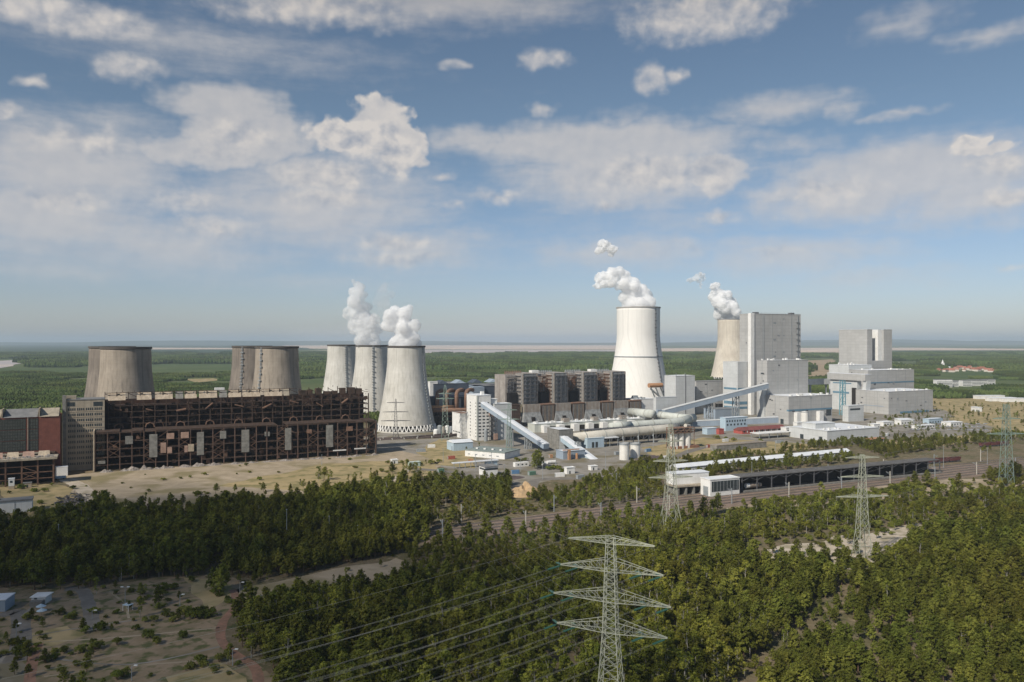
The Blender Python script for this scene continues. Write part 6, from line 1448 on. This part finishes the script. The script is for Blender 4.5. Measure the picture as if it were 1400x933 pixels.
# planting plan: polygons over the ground rows (photo pixels of the ground point), density, mix, height scale
ZONES = [
    ([(-60,1015),(-60,806),(60,806),(120,803),(200,792),(300,784),(322,792),(318,828),(296,866),(300,880),(345,925),(420,1015)], .16, (.16,.10,.74), (.30,.60)),
    ([(300,790),(330,800),(330,830),(318,860),(330,895),(360,905),(400,940),(350,960),(300,880),(290,850)], .02, (.1,.1,.8), (.4,.6)),
    ([(312,806),(420,786),(550,758),(566,772),(520,795),(430,812),(330,830)], .03, (.1,.2,.7), (.3,.5)),
    ([(540,752),(600,746),(830,718),(960,704),(960,722),(830,745),(700,770),(600,790),(540,790)], 1.0, (.25,.60,.15), (.38,.58)),
    ([(300,790),(400,790),(545,772),(566,775),(520,812),(430,822),(330,832)], .7, (.6,.2,.2), (.3,.5)),
    # rail corridor and yards
    ([(560,750),(600,744),(830,716),(1010,695),(1200,672),(1480,642),(1480,612),(1200,628),(1000,648),(960,664),(905,668),(905,684),(830,690),(700,706),(585,723)], .0, (0,0,1), (.4,.6)),
    ([(955,700),(1060,682),(1230,664),(1470,652),(1470,668),(1230,680),(1070,696),(960,712)], .45, (.1,.1,.8), (.5,1.0)),
    ([(1010,745),(1090,736),(1180,724),(1300,705),(1345,704),(1330,724),(1225,752),(1200,790),(1130,790),(1085,768),(1050,776),(1015,765)], .30, (.15,.15,.7), (.4,.9)),
    ([(1360,795),(1420,785),(1480,798),(1480,832),(1400,826)], .1, (.5,.1,.4), (.3,.5)),
    # belt of broadleaf scrub before the clearing at the right
    ([(955,712),(1070,696),(1230,680),(1470,668),(1470,705),(1345,704),(1300,705),(1180,724),(1090,736),(1010,745),(960,740)], .9, (.05,.30,.65), (.5,.8)),
    # sandy yard and plant ground: a few bushes
    ([(150,706),(420,684),(545,664),(590,648),(560,640),(420,660),(300,676),(140,690)], .12, (.35,.25,.4), (.4,.75)),
    ([(-60,718),(110,716),(128,700),(90,690),(40,700),(-60,700)], .25, (.1,.3,.6), (.4,.8)),
    ([(-60,700),(128,700),(300,690),(560,655),(600,640),(500,612),(128,640),(-60,655)], .012, (.1,.1,.8), (.4,.6)),
    # scrub right of the heap up to the silos
    ([(640,690),(700,690),(760,672),(838,650),(905,646),(905,684),(830,690),(700,706),(600,720),(560,700)], .95, (.15,.60,.25), (.45,.70)),
    # row of pines in front of and behind the long white shed
    ([(925,661),(1000,650),(1100,640),(1180,631),(1185,624),(1100,632),(1000,642),(935,652)], .9, (.9,.1,0), (.5,.75)),
    ([(860,650),(925,648),(925,640),(1010,630),(1165,610),(1200,622),(1210,628),(1290,612),(1400,604),(1480,602),(1480,590),(1400,596),(1190,606),(1150,608),(1060,618),(980,628),(905,634),(855,640)], .95, (.55,.35,.1), (.45,.75)),
    ([(1290,655),(1200,660),(1240,640),(1290,630),(1345,622),(1345,640)], .55, (.2,.4,.4), (.5,.8)),
    ([(540,642),(640,640),(690,660),(760,655),(850,645),(850,600),(1190,604),(1190,560),(1280,560),(1280,545),(1000,540),(500,560),(500,620)], .0, (0,0,1), (.5,.6)),
    ([(1190,604),(1480,590),(1480,560),(1280,545),(1190,560)], .10, (.15,.5,.35), (.35,.6)),
    # birches along the near wood at right of the pylon
    ([(560,1015),(620,880),(760,800),(900,760),(1010,768),(1080,790),(1130,800),(1000,930),(940,1015)], 1.0, (.32,.66,.02), (.62,1.0)),
    ([(940,1015),(1000,930),(1130,815),(1160,800),(1180,815),(1080,900),(1010,1015)], .55, (.45,.35,.2), (.3,.5)),
    ([(1150,1015),(1480,1015),(1480,830),(1300,800),(1200,790),(1160,810),(1080,900),(1010,1015)], 1.0, (.92,.05,.03), (.5,.85)),
    ([(330,800),(560,770),(960,712),(1010,768),(900,762),(760,795),(620,850),(480,860),(330,850)], 1.0, (.62,.36,.02), (.5,.8)),
]
DEFAULT_NEAR = (1.0, (.80,.18,.02), (.60,1.0))
def zone(px, py):
    for poly, d, mixk, hs in ZONES:
        if inside(poly, px, py): return d, mixk, hs
    if py > 700 or (py > 664 and px < 700) or (py > 640 and px > 1290) : return DEFAULT_NEAR
    if py > 545 and px < 1290: return 0.0, (0,0,1), (.5,.6)
    if py > 545: return .15, (.2,.5,.3), (.4,.7)
    return None
trees = []
def scatter(y0, y1, step):
    y = y0
    while y < y1:
        xm = y*.70+16; x = -xm
        while x < xm:
            jx = x+random.uniform(-.48,.48)*step; jy = y+random.uniform(-.48,.48)*step; px, py = proj(jx, jy)
            w1 = mnoise.noise(Vector((jx*.035, jy*.035, 1.7))); w2 = mnoise.noise(Vector((jx*.012, jy*.012, 4.7)))
            z = zone(px+w1*10, py+w1*5)
            if z and random.random() < z[0]*(.83+.8*w1 if z[0] > .5 else (.35+3.4*max(0, w1+.05))):
                m = z[1]; bz = m[1]*(1+2.2*w2); q = random.random(); kd = 'birch' if q < bz else ('bush' if q < bz+m[2] else 'pine')
                s = random.uniform(*z[2])*(1+.25*w2); s *= random.choice((.62,.78,.88,.95,1.05,1.2)) if kd != 'bush' else random.uniform(.9,2.4)
                trees.append((kd, jx, jy, s, random.uniform(0, 6.283), random.randrange(KIND[kd][2])))
            x += step
        y += step
scatter(202, 380, 3.3); scatter(380, 640, 3.7); scatter(640, 1260, 4.3)
# the big lone tree before the transfer building, the dark bushes of the clearing, the bushes of the sandy yard
def extra(kd, px, py, s, i=0): p = G(px, py); trees.append((kd, p.x, p.y, s, px*.1, i))
for a in ((735,640,1.30,0),(738,641,1.1,2),(731,640,1.15,4),(734,642,1.1,5),(737,639,1.2,1),(730,641,.9,3),(740,640,.95,6)): extra('birch', *a)
for a in ((638,620,.55,1),(655,613,.5,2)): extra('birch', *a)
for px, py, s in ((137,862,1.5),(118,865,1.0),(209,850,1.0),(236,850,1.0),(253,840,1.6),(268,845,1.9),(283,842,1.7),(160,882,1.1),(95,845,.9),(100,846,.9),(205,872,1.3),(215,880,1.2),(250,872,1.2),(130,888,1.4),(110,892,1.3),(28,896,1.5),(24,880,1.3),(60,905,1.0),(168,925,1.2),(160,930,1.3),(272,908,1.3),(262,914,1.1),(292,915,.9)): extra('bush', px, py, s, int(px) % 7)
for q in range(46):
    f_ = q/46; extra('bush', 1045+f_*250+(q*37 % 11)-5, 686.5-f_*25+(q*53 % 7)*.8, 1.1+(q*29 % 10)*.09, q % 7)
for px, py, s in ((300,812,.9),(292,808,.85),(306,806,.95)): extra('pine', px, py, s, int(px) % 8)
for px, py, s in ((150,697,1.6),(160,695,1.4),(180,698,1.7),(190,694,1.5),(212,696,1.6),(222,699,1.8),(240,697,1.4),(262,694,1.5),(128,690,1.3),(30,668,1.6),(45,672,1.4),(60,672,1.3),(100,668,1.2),(48,702,1.8),(60,706,1.9),(70,703,1.7),(115,712,2.2),(122,708,2.0),(575,636,1.6),(590,634,1.7),(600,632,1.4),(650,618,1.5),(655,622,1.7),(706,631,1.6),(712,633,1.6),(718,630,1.4),(770,646,1.5),(752,642,1.7),(758,641,1.5),(765,642,1.6),(980,600,1.8),(992,601,1.6),(1003,603,1.7),(1040,604,1.6)): extra('bush', px, py, s, int(px) % 7)
for px, py, s in ((155,692,.65),(172,694,.5),(205,690,.4),(250,690,.6),(232,693,.35)): extra('pine', px, py, s, int(px) % 8)
# nearest 300 pines, 260 birches and 200 bushes in view become things of their own
def in_view(t):
    px, py = proj(t[1], t[2], {'pine': 11, 'birch': 11.5, 'bush': 2.6}[t[0]]*t[3]); return -4 < px < 1404 and py < 926
trees.sort(key=lambda t: t[1]**2+t[2]**2)
cnt = {'pine': 0, 'birch': 0, 'bush': 0}; CAP = {'pine': 300, 'birch': 300, 'bush': 300}; rest = {'pine': [], 'birch': [], 'bush': []}
def where(x, y):
    px, py = proj(x, y)
    if px < 340 and py > 785: return 'in the near left clearing' if px < 300 else 'beside the red track'
    if px < 640: return 'in the dark wood left of the near pylon'
    if px < 960: return 'in the wood around the near pylon'
    if px < 1130: return 'at the gap right of the near pylon'
    return 'in the young wood at the lower right'
KW = {'pine': ('pine_tree', 'pine tree', 'pine'), 'birch': ('birch_tree', 'birch tree', 'birch'), 'bush': ('bush', 'bush', 'bush')}
def size_word(kd, s): return ('low', 'middling', 'tall')[0 if s < {'pine': .62, 'birch': .7, 'bush': .8}[kd] else (1 if s < {'pine': .8, 'birch': .88, 'bush': 1.3}[kd] else 2)]
for t in trees:
    kd, x, y, s, a, i = t
    if cnt[kd] < CAP[kd] and in_view(t):
        cnt[kd] += 1; nm, cat, w = KW[kd]; sw = size_word(kd, s); wh = where(x, y)
        lab = '%s %s %s %s' % (sw, {'pine': 'dark green', 'birch': 'light green', 'bush': 'rounded green'}[kd], w, wh)
        e = thing(nm, lab, cat, (x, y, 0), a, '%s %s %s' % (sw, {'pine': 'pines', 'birch': 'birches', 'bush': 'bushes'}[kd], wh)); e.scale = (s*1.15,)*2+(s,)
        c = new('crown', PROTO[kd][i][0], None, e); new('trunk' if kd != 'bush' else 'stem', PROTO[kd][i][1], None, e)
    else: rest[kd].append(t)

def scatter_object(name, pts, sources, label):
    """one stuff object: points carrying a source index, a turn and a size, filled by geometry nodes"""
    me = bpy.data.meshes.new(name); me.from_pydata([(p[0], p[1], 0.0) for p in pts], [], [])
    for nm, tp, vals in (('src', 'INT', [p[4] for p in pts]), ('turn', 'FLOAT', [p[3] for p in pts]), ('size', 'FLOAT', [p[2] for p in pts])):
        at = me.attributes.new(nm, tp, 'POINT'); at.data.foreach_set('value', vals)
    o = new(name, me); tag(o, None, None, None, 'stuff')
    sub = bpy.data.collections.new(name+'_sources')
    for k, ms in enumerate(sources):                              # join trunk and crown of each source
        ob = bpy.data.objects.new('%s_source_%02d' % (name, k), ms); sub.objects.link(ob)
    ng = bpy.data.node_groups.new(name+'_fill', 'GeometryNodeTree'); ng.interface.new_socket('Geometry', in_out='INPUT', socket_type='NodeSocketGeometry'); ng.interface.new_socket('Geometry', in_out='OUTPUT', socket_type='NodeSocketGeometry')
    N = ng.nodes; L = ng.links; gi = N.new('NodeGroupInput'); go = N.new('NodeGroupOutput')
    ci = N.new('GeometryNodeCollectionInfo'); ci.inputs[0].default_value = sub; ci.inputs[1].default_value = True; ci.inputs[2].default_value = True
    iop = N.new('GeometryNodeInstanceOnPoints'); iop.inputs['Pick Instance'].default_value = True
    def attr(nm, tp):
        n = N.new('GeometryNodeInputNamedAttribute'); n.data_type = tp; n.inputs[0].default_value = nm; return [x for x in n.outputs if x.enabled][0]
    L.new(gi.outputs[0], iop.inputs['Points']); L.new(ci.outputs[0], iop.inputs['Instance']); L.new(attr('src', 'INT'), iop.inputs['Instance Index'])
    cs = N.new('ShaderNodeVectorMath'); cs.operation = 'SCALE'; cs.inputs[0].default_value = (1.15, 1.15, 1.0) if 'distant' not in name else (1, 1, 1); L.new(attr('size', 'FLOAT'), cs.inputs[3])
    cz = N.new('ShaderNodeCombineXYZ'); L.new(attr('turn', 'FLOAT'), cz.inputs[2]); L.new(cz.outputs[0], iop.inputs['Rotation'])
    L.new(cs.outputs[0], iop.inputs['Scale']); L.new(iop.outputs[0], go.inputs[0])
    md = o.modifiers.new('fill', 'NODES'); md.node_group = ng
    return tag(o, label)
def merged(c, t, mats):
    """crown + trunk in one mesh for the mass planting"""
    V = [tuple(v.co) for v in c.vertices]; n = len(V); V += [tuple(v.co) for v in t.vertices]
    Fc = [tuple(p.vertices) for p in c.polygons]+[tuple(n+i for i in p.vertices) for p in t.polygons]
    me = bpy.data.meshes.new('merged'); me.from_pydata(V, [], Fc); me.materials.append(mats[0]); me.materials.append(mats[1])
    mi = [0]*len(c.polygons)+[1]*len(t.polygons); me.polygons.foreach_set('material_index', mi); me.update(); return me
for kd in rest:
    if not rest[kd]: continue
    src = [merged(c, t, KIND[kd][:2]) for c, t in PROTO[kd]]
    scatter_object({'pine': 'pine_forest', 'birch': 'birch_forest', 'bush': 'scrub'}[kd], [(t[1], t[2], t[3], t[4], t[5]) for t in rest[kd]], src,
        {'pine': 'dense pine wood farther back', 'birch': 'light green broadleaf wood farther back', 'bush': 'low scrub spread over the waste ground'}[kd])
print('trees', cnt, {k: len(v) for k, v in rest.items()})

# the wide forest behind the power station: patches of coarse small trees
def patch_mesh(seed, S, n, h, r0):
    r = np.random.default_rng(seed); pts = []; V = []; Fc = []
    g = int(math.sqrt(n)); b0 = 0
    for i in range(g):
        for j in range(g):
            x = (i+.5+r.uniform(-.45,.45))*S/g-S/2; y = (j+.5+r.uniform(-.45,.45))*S/g-S/2; hh = h*r.uniform(.6,1.2); rr = r0*r.uniform(.75,1.25); k = 7
            ring = []
            for lev, (f, q) in enumerate(((.12, .75), (.5, 1.0), (.82, .6))):
                for a in range(k):
                    t = 2*math.pi*(a+.5*lev)/k; e = r.uniform(.75, 1.25)*rr*q; V.append((x+math.cos(t)*e, y+math.sin(t)*e, hh*f*r.uniform(.9,1.1)))
            V.append((x, y, hh))
            for lev in range(2):
                for a in range(k): Fc.append((b0+lev*k+a, b0+lev*k+(a+1)%k, b0+(lev+1)*k+(a+1)%k)); Fc.append((b0+lev*k+a, b0+(lev+1)*k+(a+1)%k, b0+(lev+1)*k+a))
            for a in range(k): Fc.append((b0+2*k+a, b0+2*k+(a+1)%k, b0+3*k))
            b0 += 3*k+1
    me = bpy.data.meshes.new('patch'); me.from_pydata(V, [], Fc); me.materials.append(F_far); me.update(); return me
def far_ok(x, y):
    px, py = proj(x, y)
    if y < 1300 and 560 < px < 1290: return False
    if (x-gx(872.7,1302))**2+(y-1302)**2 < 75**2 or (x-gx(1000.5,2030))**2+(y-2030)**2 < 80**2: return False
    if y < 1420 and px > 1170 and px <= 1290: return False
    if px > 1250 and 545 < py: return False
    if 1272 < px < 1368 and 502 < py < 516: return False
    if 1215 < px < 1275 and 496 < py < 505: return False
    if 1275 < px < 1362 and 524 < py < 537: return False
    if 1095 < px < 1142 and 489 < py < 517: return False
    if 248 < px < 306 and 516.5 < py < 523.5: return False
    if px < 38 and 490 < py < 504: return False
    if y < 900: return False
    return True
P_ = []
for (y0, y1, S, thr) in ((1000, 2600, 46, .22), (2600, 6200, 92, .12)):
    y = y0
    while y < y1:
        x = -y*.70-S
        while x < y*.70+S:
            jx = x+random.uniform(-.2,.2)*S; jy = y+random.uniform(-.2,.2)*S
            nz = mnoise.noise(Vector((jx*.0011, jy*.0017, 9.1)))+.5*mnoise.noise(Vector((jx*.004, jy*.006, 2.1)))
            if far_ok(jx, jy) and nz > -thr: P_.append((jx, jy, (1.0 if S < 50 else 2.0)*random.uniform(.9,1.1)*(1 if nz > -.05 else .8), random.randrange(4)*math.pi/2+random.uniform(-.1,.1), random.randrange(6)))
            x += S
        y += S
srcs = [patch_mesh(500+i, 50, 100, 9.0, 2.9) for i in range(6)]
scatter_object('distant_forest', P_, srcs, 'wide flat forest stretching behind the power station')
print('patches', len(P_), 'objects', len(sc.objects))
